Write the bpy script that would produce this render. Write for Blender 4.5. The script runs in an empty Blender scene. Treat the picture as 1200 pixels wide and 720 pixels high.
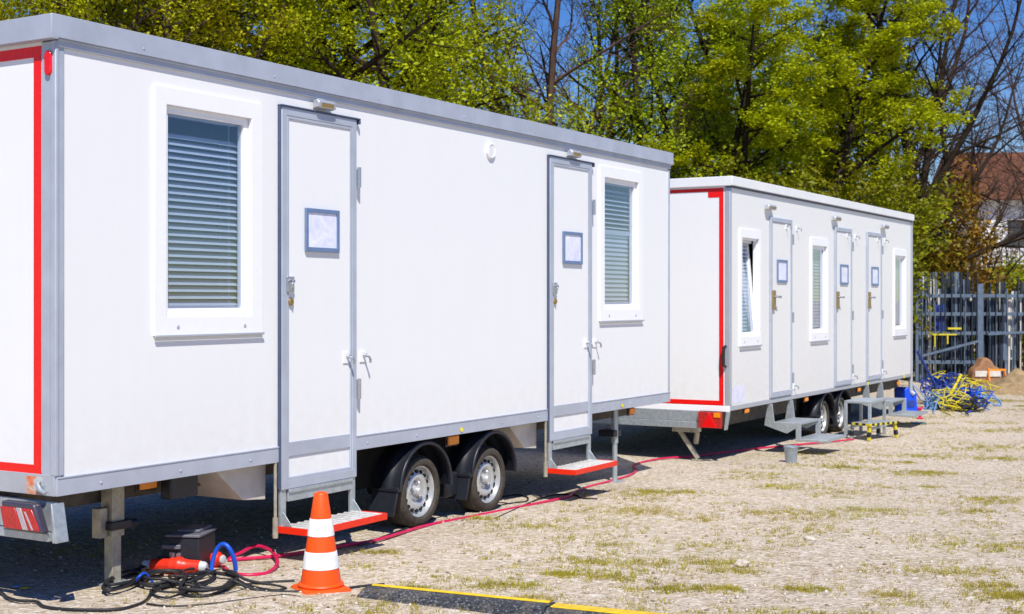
import bpy, bmesh, math, random
import numpy as np
from mathutils import Vector, Matrix, Quaternion

R = math.radians
S = bpy.context.scene
COL = S.collection
random.seed(7)

# ------------------------------------------------------------------ materials
def lin(c):
    def f(v):
        v /= 255.0
        return v / 12.92 if v <= .04045 else ((v + .055) / 1.055) ** 2.4
    return tuple(f(v) for v in c) + (1.0,)

class NT:
    """tiny node helper"""
    def __init__(self, name):
        self.m = bpy.data.materials.new(name)
        self.m.use_nodes = True
        self.t = self.m.node_tree
        self.t.nodes.clear()
        self.out = self.t.nodes.new('ShaderNodeOutputMaterial')
    def n(self, typ, **kw):
        nd = self.t.nodes.new('ShaderNode' + typ)
        for k, v in kw.items():
            if k.startswith('i_'):
                key = k[2:].replace('_', ' ')
                nd.inputs[key].default_value = v
            else:
                setattr(nd, k, v)
        return nd
    def l(self, a, b):
        self.t.links.new(a, b)
    def coords(self, kind='Object'):
        return self.n('TexCoord').outputs[kind]
    def noise(self, scale, detail=4, rough=.55, vec=None, dist=0):
        nd = self.n('TexNoise')
        nd.inputs['Scale'].default_value = scale
        nd.inputs['Detail'].default_value = detail
        nd.inputs['Roughness'].default_value = rough
        nd.inputs['Distortion'].default_value = dist
        if vec is not None: self.l(vec, nd.inputs['Vector'])
        return nd.outputs['Fac']
    def ramp(self, fac, stops):
        nd = self.n('ValToRGB')
        cr = nd.color_ramp
        while len(cr.elements) < len(stops): cr.elements.new(.5)
        for e, (p, c) in zip(cr.elements, stops):
            e.position = p
            e.color = c if len(c) == 4 else tuple(c) + (1,)
        self.l(fac, nd.inputs['Fac'])
        return nd.outputs['Color']
    def mix(self, a, b, fac, mode='MIX'):
        nd = self.n('MixRGB', blend_type=mode)
        for v, k in ((fac, 'Fac'), (a, 'Color1'), (b, 'Color2')):
            if hasattr(v, 'is_linked'): self.l(v, nd.inputs[k])
            else: nd.inputs[k].default_value = v
        return nd.outputs['Color']
    def bump(self, h, strength, dist=.01):
        nd = self.n('Bump')
        nd.inputs['Strength'].default_value = strength
        nd.inputs['Distance'].default_value = dist
        self.l(h, nd.inputs['Height'])
        return nd.outputs['Normal']
    def bsdf(self, col, rough=.5, metal=0, spec=.5, normal=None, rough_s=None):
        b = self.n('BsdfPrincipled')
        if hasattr(col, 'is_linked'): self.l(col, b.inputs['Base Color'])
        else: b.inputs['Base Color'].default_value = col
        if rough_s is not None: self.l(rough_s, b.inputs['Roughness'])
        else: b.inputs['Roughness'].default_value = rough
        b.inputs['Metallic'].default_value = metal
        b.inputs['Specular IOR Level'].default_value = spec
        if normal is not None: self.l(normal, b.inputs['Normal'])
        self.l(b.outputs[0], self.out.inputs['Surface'])
        return b

def simple(name, col, rough=.5, metal=0, spec=.5, var=.12, scale=18, bump=0, bscale=120):
    m = NT(name)
    v = m.coords()
    dark = tuple(c * (1 - var) for c in col[:3]) + (1,)
    light = tuple(min(1, c * (1 + var)) for c in col[:3]) + (1,)
    c = m.ramp(m.noise(scale, 5, .6, v), [(.3, dark), (.7, light)])
    nrm = m.bump(m.noise(bscale, 4, .6, v), bump) if bump else None
    m.bsdf(c, rough, metal, spec, nrm)
    return m.m

def panel_white(name, base, dirt_z=.58, dirt_h=.6, dirt=.16):
    """satin composite panel with faint streaks and splash dirt on its lower edge"""
    m = NT(name)
    v = m.coords()
    mp = m.n('Mapping'); mp.inputs['Scale'].default_value = (9, 9, .6); m.l(v, mp.inputs['Vector'])
    st = m.noise(1.6, 6, .6, mp.outputs[0])
    streak = m.ramp(st, [(.35, (.90, .90, .89)), (.6, (1, 1, 1))])
    sep = m.n('SeparateXYZ'); m.l(v, sep.inputs[0])
    mr = m.n('MapRange'); m.l(sep.outputs['Z'], mr.inputs['Value'])
    mr.inputs['From Min'].default_value = dirt_z + dirt_h; mr.inputs['From Max'].default_value = dirt_z
    nz = m.ramp(m.noise(11, 8, .7, v), [(.35, (0, 0, 0)), (.75, (1, 1, 1))])
    mul = m.n('Math', operation='MULTIPLY'); m.l(mr.outputs[0], mul.inputs[0]); m.l(nz, mul.inputs[1])
    mul2 = m.n('Math', operation='MULTIPLY'); m.l(mul.outputs[0], mul2.inputs[0]); mul2.inputs[1].default_value = dirt
    c = m.mix(base, streak, .10, 'MULTIPLY')
    c = m.mix(c, lin((150, 132, 108)), mul2.outputs[0])
    # sparse scuffs
    mp2 = m.n('Mapping'); mp2.inputs['Scale'].default_value = (3.2, 3.2, 26); mp2.inputs['Rotation'].default_value = (0, .12, 0); m.l(v, mp2.inputs['Vector'])
    sc = m.ramp(m.noise(1.0, 3, .5, mp2.outputs[0]), [(.73, (0, 0, 0)), (.80, (.10, .10, .10))])
    c = m.mix(c, lin((150, 146, 142)), sc)
    nrm = m.bump(m.noise(2.2, 2, .5, v), .10, .02)
    m.bsdf(c, .34, 0, .45, nrm)
    return m.m

M = {}
M['white'] = panel_white('white_panel', lin((232, 233, 236)))
M['white2'] = panel_white('white_panel_older', lin((228, 228, 228)), .35, .9, .28)
M['upvc'] = simple('white_upvc', lin((238, 239, 244)), .28, 0, .5, .02)
M['alu'] = simple('grey_anodised_trim', lin((176, 183, 198)), .42, .2, .5, .09, 5)
M['alu_light'] = simple('light_aluminium', lin((188, 193, 203)), .38, .45, .5, .05, 9)
M['fascia2'] = simple('white_roof_fascia', lin((228, 229, 231)), .4, 0, .5, .04, 6)
M['gasket_shade'] = simple('dark_gasket_shade', lin((70, 82, 108)), .6)  # door seals, and the painted shadow lines at far roof and doors
M['galv'] = simple('galvanised_steel', lin((178, 186, 192)), .42, .55, .5, .16, 30, .15, 60)
M['galv_dull'] = simple('dull_galvanised_steel', lin((172, 166, 150)), .55, .35, .5, .25, 22, .2, 60)
M['chassis'] = simple('dusty_chassis', lin((92, 85, 76)), .75, .1, .4, .35, 14, .2, 60)
M['black'] = simple('black_plastic', lin((30, 33, 42)), .42, 0, .5, .2, 30)
M['under'] = simple('dark_underfloor', lin((34, 32, 30)), .8, 0, .3, .3, 10)
M['rubber'] = simple('dusty_tyre_rubber', lin((70, 64, 58)), .78, 0, .3, .3, 26, .4, 160)
M['rim'] = simple('steel_rim_paint', lin((200, 202, 204)), .32, .5, .5, .12, 20)
M['dark'] = simple('hole_shade', lin((16, 15, 14)), .9)  # paints the shade of the rim holes and the rim's inside
M['red_tape'] = simple('red_reflective_tape', lin((232, 14, 10)), .35, 0, .5, .08, 40)
M['red'] = simple('red_lens', lin((225, 16, 18)), .2, 0, .6, .12, 60)
M['red_dark'] = simple('dark_red_lens', lin((176, 40, 38)), .25, 0, .6, .3, 60)
M['lens_white'] = simple('clear_reflector', lin((176, 164, 170)), .25, 0, .6, .15, 90)
M['amber'] = simple('amber_lens', lin((240, 140, 14)), .25, 0, .6, .1, 60)
M['yellow_dot'] = simple('yellow_mark', lin((240, 224, 20)), .5)
M['paper'] = None
M['chrome'] = simple('brushed_steel', lin((186, 188, 196)), .28, .85, .5, .1, 60)
M['brass'] = simple('worn_brass', lin((168, 146, 100)), .4, .7, .5, .2, 60)
def grimy(name, col, dirt, rough=.45):
    m = NT(name); v = m.coords()
    c = m.ramp(m.noise(12, 4, .6, v), [(.3, tuple(k * .9 for k in col[:3])), (.7, col)])
    mp = m.n('Mapping'); mp.inputs['Scale'].default_value = (26, 26, 9); m.l(v, mp.inputs['Vector'])
    c = m.mix(c, dirt, m.ramp(m.noise(1.5, 6, .72, mp.outputs[0]), [(.50, (0, 0, 0)), (.72, (.55, .55, .55))]))
    m.bsdf(c, rough, 0, .45, m.bump(m.noise(60, 3, .6, v), .08)); return m.m
M['orange'] = grimy('cone_orange', lin((248, 84, 4)), lin((150, 78, 40)))
M['cone_white'] = grimy('cone_white_sleeve', lin((238, 238, 242)), lin((170, 160, 148)))
M['step_red'] = simple('red_step_edge', lin((232, 44, 14)), .4, 0, .5, .1, 30)
M['pink'] = simple('crimson_hose', lin((206, 28, 84)), .4, 0, .5, .12, 12)
M['cable'] = simple('black_cable', lin((38, 38, 42)), .55, 0, .4, .2, 20)
M['blue'] = simple('blue_cable', lin((18, 78, 196)), .45, 0, .5, .1, 20)
M['blue_box'] = simple('blue_plastic', lin((10, 76, 228)), .4, 0, .5, .1, 12)
M['blue_dark'] = simple('navy_plastic', lin((38, 62, 140)), .5, 0, .5, .15, 20)
M['blue_pale'] = simple('dusty_blue_plastic', lin((108, 150, 196)), .5, 0, .5, .15, 20)
M['yellow'] = simple('yellow_plastic', lin((206, 190, 40)), .45, 0, .5, .1, 20)
M['lid_yellow'] = simple('scuffed_yellow_lid', lin((226, 186, 22)), .5, 0, .5, .2, 24)
M['teal'] = simple('teal_plastic', lin((22, 112, 140)), .5)
M['plug'] = simple('red_plug_plastic', lin((228, 52, 30)), .38, 0, .5, .1, 30)
M['plug_grey'] = simple('grey_plug_plastic', lin((190, 194, 198)), .45)
M['case'] = simple('charcoal_case', lin((34, 37, 46)), .5, 0, .5, .15, 40, .1, 140)
M['case_edge'] = simple('grey_case_edge', lin((104, 106, 116)), .45)
M['bucket'] = simple('grey_bucket_zinc', lin((160, 172, 184)), .4, .4, .5, .12, 18)
M['cardboard'] = simple('brown_cardboard', lin((150, 112, 84)), .85, 0, .2, .15, 20)
M['rack'] = simple('blue_grey_rack_steel', lin((96, 112, 132)), .5, .3, .5, .22, 10)
M['rack_dark'] = simple('dark_bars_and_backing', lin((36, 46, 62)), .6, .2, .5, .3, 10)
M['stone'] = simple('pale_stone', lin((196, 186, 172)), .85, 0, .3, .2, 40, .5, 60)
M['roof_tile'] = simple('brown_red_roof_tiles', lin((106, 66, 46)), .8, 0, .3, .3, 3, .3, 12)
M['render'] = simple('white_house_render', lin((228, 228, 226)), .8, 0, .3, .05, 2)
M['win_dark'] = simple('dark_house_window', lin((46, 54, 66)), .15, 0, .6, .2, 2)
M['timber'] = simple('dark_timber', lin((54, 44, 38)), .8, 0, .3, .2, 8)

def paper_mat():
    m = NT('printed_sheet_in_sleeve')
    v = m.coords()
    c = m.ramp(m.noise(9, 4, .6, v, 1.2), [(.3, lin((204, 208, 238))), (.55, lin((224, 226, 246))), (.75, lin((238, 239, 250)))])
    m.bsdf(c, .22, 0, .5, m.bump(m.noise(14, 2, .5, v), .25, .004))
    return m.m
M['paper'] = paper_mat()

def tread_mat():
    m = NT('serrated_tread_plate')
    v = m.coords()
    c = m.ramp(m.noise(30, 4, .6, v), [(.25, lin((176, 176, 178))), (.6, lin((208, 208, 208)))])
    c = m.mix(c, lin((176, 160, 138)), m.ramp(m.noise(16, 5, .6, v), [(.45, (0, 0, 0)), (.8, (.6, .6, .6))]))
    m.bsdf(c, .5, .25, .5, m.bump(m.noise(90, 3, .6, v), .3, .004))
    return m.m
M['tread'] = tread_mat()

def glass_mat(name, tint, f0=.06):
    m = NT(name)
    tr = m.n('BsdfTransparent'); tr.inputs['Color'].default_value = tint
    gl = m.n('BsdfGlossy'); gl.inputs['Roughness'].default_value = .02; gl.inputs['Color'].default_value = (.95, .97, 1, 1)
    lw = m.n('LayerWeight'); lw.inputs['Blend'].default_value = .5
    pw = m.n('Math', operation='POWER'); m.l(lw.outputs['Facing'], pw.inputs[0]); pw.inputs[1].default_value = 4
    ma = m.n('Math', operation='MULTIPLY_ADD'); m.l(pw.outputs[0], ma.inputs[0]); ma.inputs[1].default_value = .85; ma.inputs[2].default_value = f0
    mx = m.n('MixShader')
    m.l(ma.outputs[0], mx.inputs[0]); m.l(tr.outputs[0], mx.inputs[1]); m.l(gl.outputs[0], mx.inputs[2])
    m.l(mx.outputs[0], m.out.inputs['Surface'])
    return m.m
M['glass'] = glass_mat('tinted_pane', (.84, .885, .94, 1), .11)
M['slat'] = simple('blind_slat', lin((220, 224, 232)), .5, 0, .5, .04, 6)
M['room_shade'] = simple('painted_room_shade', lin((30, 38, 52)), .8)  # darkness of the unlit room as a flat colour

def tread_rubber():
    m = NT('speckled_ramp_rubber')
    v = m.coords()
    vo = m.n('TexVoronoi'); vo.inputs['Scale'].default_value = 55; m.l(v, vo.inputs['Vector'])
    c = m.ramp(vo.outputs['Distance'], [(.1, lin((132, 134, 142))), (.4, lin((56, 58, 64)))])
    c = m.mix(c, lin((150, 138, 120)), m.ramp(m.noise(9, 5, .65, v), [(.5, (0, 0, 0)), (.8, (.5, .5, .5))]))
    m.bsdf(c, .7, 0, .3, m.bump(vo.outputs['Distance'], .6, .01))
    return m.m
M['ramp_rubber'] = tread_rubber()

def leaf_mat(name, cols, trans=.3):
    m = NT(name)
    v = m.coords()
    big = m.noise(.55, 3, .6, v)
    fine = m.noise(9.0, 2, .6, v)
    c1 = m.ramp(fine, [(.30, lin(cols[0])), (.52, lin(cols[1])), (.72, lin(cols[2]))])
    c = m.mix(c1, lin(cols[3]), m.ramp(big, [(.42, (0, 0, 0)), (.66, (.75, .75, .75))]))
    d = m.n('BsdfPrincipled'); m.l(c, d.inputs['Base Color']); d.inputs['Roughness'].default_value = .5
    d.inputs['Specular IOR Level'].default_value = .25
    t = m.n('BsdfTranslucent'); m.l(c, t.inputs['Color'])
    mx = m.n('MixShader'); mx.inputs[0].default_value = trans
    m.l(d.outputs[0], mx.inputs[1]); m.l(t.outputs[0], mx.inputs[2])
    m.l(mx.outputs[0], m.out.inputs['Surface'])
    return m.m
M['leaf_olive'] = leaf_mat('olive_spring_leaves', [(126, 134, 8), (168, 174, 14), (202, 202, 32), (166, 152, 18)])
M['leaf_green'] = leaf_mat('green_spring_leaves', [(124, 136, 8), (166, 176, 12), (200, 204, 30), (150, 156, 14)])
M['leaf_birch'] = leaf_mat('light_birch_leaves', [(122, 142, 16), (160, 178, 28), (194, 204, 56), (146, 162, 24)])
M['leaf_bright'] = leaf_mat('bright_layered_leaves', [(138, 152, 10), (178, 188, 16), (208, 212, 40), (162, 162, 16)])
M['leaf_brown'] = leaf_mat('brown_bush_leaves', [(104, 74, 20), (146, 106, 30), (178, 138, 40), (118, 112, 22)])
M['leaf_dark'] = leaf_mat('dark_undergrowth_leaves', [(84, 94, 6), (120, 126, 10), (150, 152, 20), (126, 112, 18)], .3)
M['grass'] = leaf_mat('short_dry_grass', [(146, 142, 40), (176, 166, 52), (200, 188, 74), (184, 164, 84)], .45)

def bark(name, a, b):
    m = NT(name)
    v = m.coords()
    mp = m.n('Mapping'); mp.inputs['Scale'].default_value = (6, 6, 1.2); m.l(v, mp.inputs['Vector'])
    c = m.ramp(m.noise(3, 6, .65, mp.outputs[0]), [(.3, lin(a)), (.7, lin(b))])
    m.bsdf(c, .9, 0, .2, m.bump(m.noise(8, 4, .6, mp.outputs[0]), .5, .03))
    return m.m
M['bark'] = bark('brown_bark', (46, 36, 28), (92, 76, 60))
M['bark_dark'] = bark('dark_bark', (30, 24, 20), (58, 46, 36))
M['bark_twig'] = bark('bare_twig_bark', (58, 44, 40), (98, 76, 66))

def ground_mat():
    m = NT('sandy_gravel_ground')
    g = m.n('NewGeometry').outputs['Position']
    # pebbles: three sizes of voronoi cells, each cell its own tone
    def cells(scale):
        vo = m.n('TexVoronoi'); vo.inputs['Scale'].default_value = scale; m.l(g, vo.inputs['Vector'])
        sp = m.n('SeparateColor'); m.l(vo.outputs['Color'], sp.inputs[0])
        return vo.outputs['Distance'], sp.outputs[0]
    d1, c1 = cells(46); d2, c2 = cells(20); d3, c3 = cells(90)
    sand = m.ramp(m.noise(.9, 6, .6, g), [(.3, lin((182, 166, 146))), (.55, lin((200, 185, 166))), (.75, lin((212, 199, 182)))])
    peb = m.ramp(c1, [(.0, lin((132, 114, 94))), (.4, lin((192, 176, 156))), (.75, lin((214, 202, 186))), (1, lin((240, 236, 228)))])
    c = m.mix(sand, peb, .55)
    peb2 = m.ramp(c2, [(.0, lin((126, 108, 84))), (.25, lin((188, 172, 152))), (.85, lin((204, 190, 172))), (.97, lin((232, 228, 220)))])
    c = m.mix(c, peb2, m.ramp(m.noise(6, 4, .6, g), [(.4, (0, 0, 0)), (.65, (.5, .5, .5))]))
    fine = m.ramp(c3, [(0, (.74, .74, .74)), (.6, (1, 1, 1)), (1, (1.12, 1.12, 1.12))])
    c = m.mix(c, fine, .8, 'MULTIPLY')
    # moss and trodden grass: patches stretched along the lane
    mp = m.n('Mapping'); mp.inputs['Scale'].default_value = (.75, 1.15, 1); m.l(g, mp.inputs['Vector'])
    patch = m.ramp(m.noise(1.15, 7, .68, mp.outputs[0]), [(.50, (0, 0, 0)), (.66, (1, 1, 1))])
    speck = m.ramp(m.noise(17, 5, .7, g), [(.47, (0, 0, 0)), (.60, (1, 1, 1))])
    mk = m.mix(patch, speck, 1, 'MULTIPLY')
    gc = m.ramp(m.noise(7, 3, .6, g), [(.35, lin((146, 128, 68))), (.55, lin((154, 144, 66))), (.72, lin((138, 144, 52)))])
    mk2 = m.mix((0, 0, 0, 1), mk, .75)
    c = m.mix(c, gc, mk2)
    h = m.n('Math', operation='ADD'); m.l(d1, h.inputs[0]); m.l(d2, h.inputs[1])
    h2 = m.n('Math', operation='ADD'); m.l(h.outputs[0], h2.inputs[0]); m.l(m.noise(30, 5, .7, g), h2.inputs[1])
    m.bsdf(c, .92, 0, .2, m.bump(h2.outputs[0], .55, .018))
    return m.m
M['ground'] = ground_mat()

# ------------------------------------------------------------------ mesh builder
class MB:
    def __init__(self):
        self.v = []; self.f = []; self.mi = []
    def add(self, vs, fs, mi=0):
        o = len(self.v)
        self.v += [tuple(p) for p in vs]
        self.f += [tuple(i + o for i in f) for f in fs]
        self.mi += [mi] * len(fs)
        return self
    def box(self, x0, x1, y0, y1, z0, z1, mi=0):
        vs = [(x, y, z) for x in (x0, x1) for y in (y0, y1) for z in (z0, z1)]
        return self.add(vs, [(0, 1, 3, 2), (4, 6, 7, 5), (0, 4, 5, 1), (2, 3, 7, 6), (0, 2, 6, 4), (1, 5, 7, 3)], mi)
    def prism(self, poly, axis, a, b, mi=0):
        """poly: 2-D outline in the other two axes (x,y order kept), extruded a..b along axis"""
        def P(u, v, w):
            return (w, u, v) if axis == 'x' else (u, w, v) if axis == 'y' else (u, v, w)
        n = len(poly)
        vs = [P(u, v, a) for u, v in poly] + [P(u, v, b) for u, v in poly]
        fs = [tuple(range(n))[::-1], tuple(range(n, 2 * n))] + [(i, (i + 1) % n, n + (i + 1) % n, n + i) for i in range(n)]
        return self.add(vs, fs, mi)
    def tube(self, pts, r, n=8, mi=0, cap=True):
        pts = [Vector(p) for p in pts]
        if not hasattr(r, '__len__'): r = [r] * len(pts)
        up = None; rings = []
        for i, p in enumerate(pts):
            d = (pts[min(i + 1, len(pts) - 1)] - pts[max(i - 1, 0)])
            d = d.normalized() if d.length > 1e-9 else Vector((0, 0, 1))
            if up is None:
                up = Vector((0, 0, 1)) if abs(d.z) < .9 else Vector((1, 0, 0))
            a = up - d * up.dot(d)
            a = a.normalized() if a.length > 1e-6 else d.orthogonal().normalized()
            up = a; b = d.cross(a)
            rings.append([p + (a * math.cos(2 * math.pi * k / n) + b * math.sin(2 * math.pi * k / n)) * r[i] for k in range(n)])
        vs = [q for g in rings for q in g]
        fs = [(i * n + k, i * n + (k + 1) % n, (i + 1) * n + (k + 1) % n, (i + 1) * n + k) for i in range(len(pts) - 1) for k in range(n)]
        if cap:
            fs += [tuple(range(n))[::-1], tuple((len(pts) - 1) * n + k for k in range(n))]
        return self.add(vs, fs, mi)
    def bar(self, a, b, w, h=None, mi=0, up=(0, 0, 1)):
        """rectangular bar between two points"""
        a = Vector(a); b = Vector(b); h = h or w
        d = (b - a).normalized(); u = Vector(up)
        if abs(d.dot(u)) > .98: u = Vector((1, 0, 0))
        s = d.cross(u).normalized(); t = s.cross(d)
        vs = [p + s * sx * w / 2 + t * st * h / 2 for p in (a, b) for sx, st in ((-1, -1), (1, -1), (1, 1), (-1, 1))]
        return self.add(vs, [(3, 2, 1, 0), (4, 5, 6, 7), (0, 1, 5, 4), (1, 2, 6, 5), (2, 3, 7, 6), (3, 0, 4, 7)], mi)
    def lathe(self, prof, o=(0, 0, 0), axis='z', n=32, mi=0, close=False, cap=True):
        """prof: (radius, along-axis) pairs"""
        vs = []
        for r, h in prof:
            for k in range(n):
                a = 2 * math.pi * k / n; c, s = r * math.cos(a), r * math.sin(a)
                p = (c, s, h) if axis == 'z' else (c, h, s) if axis == 'y' else (h, c, s)
                vs.append((p[0] + o[0], p[1] + o[1], p[2] + o[2]))
        m = len(prof); fs = []
        for i in range(m - 1 if not close else m):
            j = (i + 1) % m
            for k in range(n):
                fs.append((i * n + k, i * n + (k + 1) % n, j * n + (k + 1) % n, j * n + k))
        if not close and cap:
            if prof[0][0] > 1e-6: fs.append(tuple(range(n))[::-1])
            if prof[-1][0] > 1e-6: fs.append(tuple((m - 1) * n + k for k in range(n)))
        return self.add(vs, fs, mi)
    def ring(self, x0, x1, z0, z1, wl, wr, wb, wt, y0, y1, mi=0):
        """rectangular picture-frame ring in the xz plane, mitred"""
        O = [(x0, z0), (x1, z0), (x1, z1), (x0, z1)]
        I = [(x0 + wl, z0 + wb), (x1 - wr, z0 + wb), (x1 - wr, z1 - wt), (x0 + wl, z1 - wt)]
        vs = [(x, y0, z) for x, z in O] + [(x, y0, z) for x, z in I] + [(x, y1, z) for x, z in O] + [(x, y1, z) for x, z in I]
        fs = []
        for k in range(4):
            j = (k + 1) % 4
            fs += [(k, j, 4 + j, 4 + k), (8 + j, 8 + k, 12 + k, 12 + j), (k, 8 + k, 8 + j, j), (4 + j, 12 + j, 12 + k, 4 + k)]
        return self.add(vs, fs, mi)
    def build(self, name, mats, parent=None, bevel=0, smooth=35, loc=None, segs=2):
        me = bpy.data.meshes.new(name)
        me.from_pydata(self.v, [], self.f)
        if not isinstance(mats, (list, tuple)): mats = [mats]
        for m in mats: me.materials.append(m)
        if len(mats) > 1: me.polygons.foreach_set('material_index', self.mi)
        bm = bmesh.new(); bm.from_mesh(me)
        bmesh.ops.recalc_face_normals(bm, faces=bm.faces)
        bm.to_mesh(me); bm.free()
        if smooth:
            me.polygons.foreach_set('use_smooth', [True] * len(me.polygons))
            me.set_sharp_from_angle(angle=R(smooth))
        me.update()
        o = bpy.data.objects.new(name, me)
        COL.objects.link(o)
        if parent: o.parent = parent
        if loc: o.location = loc
        if bevel:
            b = o.modifiers.new('bevel', 'BEVEL'); b.width = bevel; b.segments = segs
            b.limit_method = 'ANGLE'; b.angle_limit = R(40)
        return o

def tag(o, label=None, cat=None, group=None, kind=None):
    if label: o['label'] = label
    if cat: o['category'] = cat
    if group: o['group'] = group
    if kind: o['kind'] = kind
    return o

def thing(name, label, cat, loc=(0, 0, 0), rz=0, group=None):
    o = bpy.data.objects.new(name, None)
    o.empty_display_size = .2
    COL.objects.link(o)
    o.location = loc; o.rotation_euler = (0, 0, rz)
    return tag(o, label, cat, group)

def copy_tree(o, parent=None):
    c = o.copy(); COL.objects.link(c)
    if parent: c.parent = parent
    for ch in o.children: copy_tree(ch, c)
    return c

def spline(pts, sub=6):
    """Catmull-Rom through points"""
    P = [Vector(p) for p in pts]
    P = [P[0] * 2 - P[1]] + P + [P[-1] * 2 - P[-2]]
    out = []
    for i in range(1, len(P) - 2):
        for k in range(sub):
            t = k / sub
            a, b, c, d = P[i - 1], P[i], P[i + 1], P[i + 2]
            out.append(.5 * ((2 * b) + (c - a) * t + (2 * a - 5 * b + 4 * c - d) * t * t + (3 * b - a - 3 * c + d) * t ** 3))
    out.append(P[-2])
    return out

# ------------------------------------------------------------------ the lie of the land
CAM_Z = 1.6; F = 1600.0; CX = 600.0; HY = 352.0
def gz(X, Y):
    s = (X + 2.252) * .5113 + (Y - 6.74) * .8594
    t = 9.2 - s
    t = min(t, 15.0)
    return -.11 + .02 * (t + math.sqrt(t * t + 1)) / 2
def at(px, py, h=0.0):
    """the spot on the ground (h above it) seen at a place in the 1200 x 720 photograph"""
    Y = 8.0
    for _ in range(30):
        X = (px - CX) / F * Y
        Y = .5 * Y + .5 * F * (CAM_Z - h - gz(X, Y)) / (py - HY)
    X = (px - CX) / F * Y
    return Vector((X, Y, gz(X, Y) + h))
def pt(px, py, Y):
    return Vector(((px - CX) / F * Y, Y, CAM_Z - (py - HY) / F * Y))

# ------------------------------------------------------------------ world, sun, camera
def setup():
    w = bpy.data.worlds.new('World'); S.world = w; w.use_nodes = True
    nt = w.node_tree; nt.nodes.clear()
    out = nt.nodes.new('ShaderNodeOutputWorld'); bg = nt.nodes.new('ShaderNodeBackground')
    sky = nt.nodes.new('ShaderNodeTexSky'); sky.sky_type = 'NISHITA'; sky.sun_disc = False
    el = R(52)
    d = Vector((-.20, .98, 0)).normalized()
    sun_to = Vector((-d.x * math.cos(el), -d.y * math.cos(el), math.sin(el)))
    sky.sun_elevation = el; sky.sun_rotation = math.atan2(sun_to.x, sun_to.y)
    sky.altitude = 300; sky.air_density = 1.0; sky.dust_density = .2; sky.ozone_density = 3.0
    bg.inputs['Strength'].default_value = .10
    hs = nt.nodes.new('ShaderNodeHueSaturation'); hs.inputs['Saturation'].default_value = 1.42; hs.inputs['Hue'].default_value = .52
    nt.links.new(sky.outputs[0], hs.inputs['Color']); nt.links.new(hs.outputs[0], bg.inputs[0]); nt.links.new(bg.outputs[0], out.inputs[0])
    L = bpy.data.lights.new('sun', 'SUN'); L.energy = 4.7; L.angle = R(.5); L.color = (1, .958, .855)
    lo = bpy.data.objects.new('sun', L); COL.objects.link(lo)
    lo.rotation_euler = (-sun_to).to_track_quat('-Z', 'Y').to_euler()
    lo.location = sun_to * 40
    cam = bpy.data.cameras.new('camera'); co = bpy.data.objects.new('camera', cam); COL.objects.link(co)
    co.location = (0, 0, CAM_Z); co.rotation_euler = (R(90), 0, 0)
    cam.sensor_width = 36; cam.lens = 48; cam.shift_y = -(360 - HY) / 1200.0
    cam.clip_start = .1; cam.clip_end = 2000
    cam.dof.use_dof = True; cam.dof.focus_distance = 8.6; cam.dof.aperture_fstop = 4.8
    S.camera = co
    S.view_settings.view_transform = 'Standard'; S.view_settings.look = 'None'
    S.view_settings.exposure = .20; S.view_settings.gamma = 1
    S.cycles.max_bounces = 5; S.cycles.diffuse_bounces = 3; S.cycles.transparent_max_bounces = 8
setup()

# ------------------------------------------------------------------ ground
def build_ground():
    xs = np.concatenate([[-900, -300, -120, -60, -35], np.arange(-24, 30.01, .5), [38, 60, 120, 300, 900]])
    ys = np.concatenate([[-300, -80, -30, -12], np.arange(-4, 46.01, .5), [56, 75, 110, 180, 320, 900]])
    rng = np.random.default_rng(3)
    vs = []
    for y in ys:
        for x in xs:
            j = .012 * math.sin(x * 2.1 + 1.3 * math.sin(y)) * math.sin(y * 1.7 + x * .6)
            inside = -24 < x < 30 and -4 < y < 46
            vs.append((x, y, gz(max(-30, min(40, x)), max(-8, min(60, y))) + (j if inside else 0)))
    nx = len(xs)
    fs = [(j * nx + i, j * nx + i + 1, (j + 1) * nx + i + 1, (j + 1) * nx + i) for j in range(len(ys) - 1) for i in range(nx - 1)]
    mb = MB().add(vs, fs)
    o = mb.build('ground', M['ground'], smooth=60)
    tag(o, kind='structure')
build_ground()

def np_mesh(name, verts, faces, mat, mats=None, smooth=False):
    """faces: (n,3) or (n,4) int array"""
    me = bpy.data.meshes.new(name)
    n = faces.shape[1]
    me.vertices.add(len(verts)); me.vertices.foreach_set('co', np.asarray(verts, np.float32).ravel())
    me.loops.add(faces.size); me.loops.foreach_set('vertex_index', faces.astype(np.int32).ravel())
    me.polygons.add(len(faces))
    me.polygons.foreach_set('loop_start', np.arange(0, faces.size, n, dtype=np.int32))
    me.polygons.foreach_set('loop_total', np.full(len(faces), n, np.int32))
    if smooth: me.polygons.foreach_set('use_smooth', np.ones(len(faces), bool))
    me.materials.append(mat)
    me.update(calc_edges=True)
    o = bpy.data.objects.new(name, me); COL.objects.link(o)
    return o

def gz_np(X, Y):
    s = (X + 2.252) * .5113 + (Y - 6.74) * .8594
    t = np.minimum(9.2 - s, 15)
    return -.11 + .02 * (t + np.sqrt(t * t + 1)) / 2 + .012 * np.sin(X * 2.1 + 1.3 * np.sin(Y)) * np.sin(Y * 1.7 + X * .6)

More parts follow.
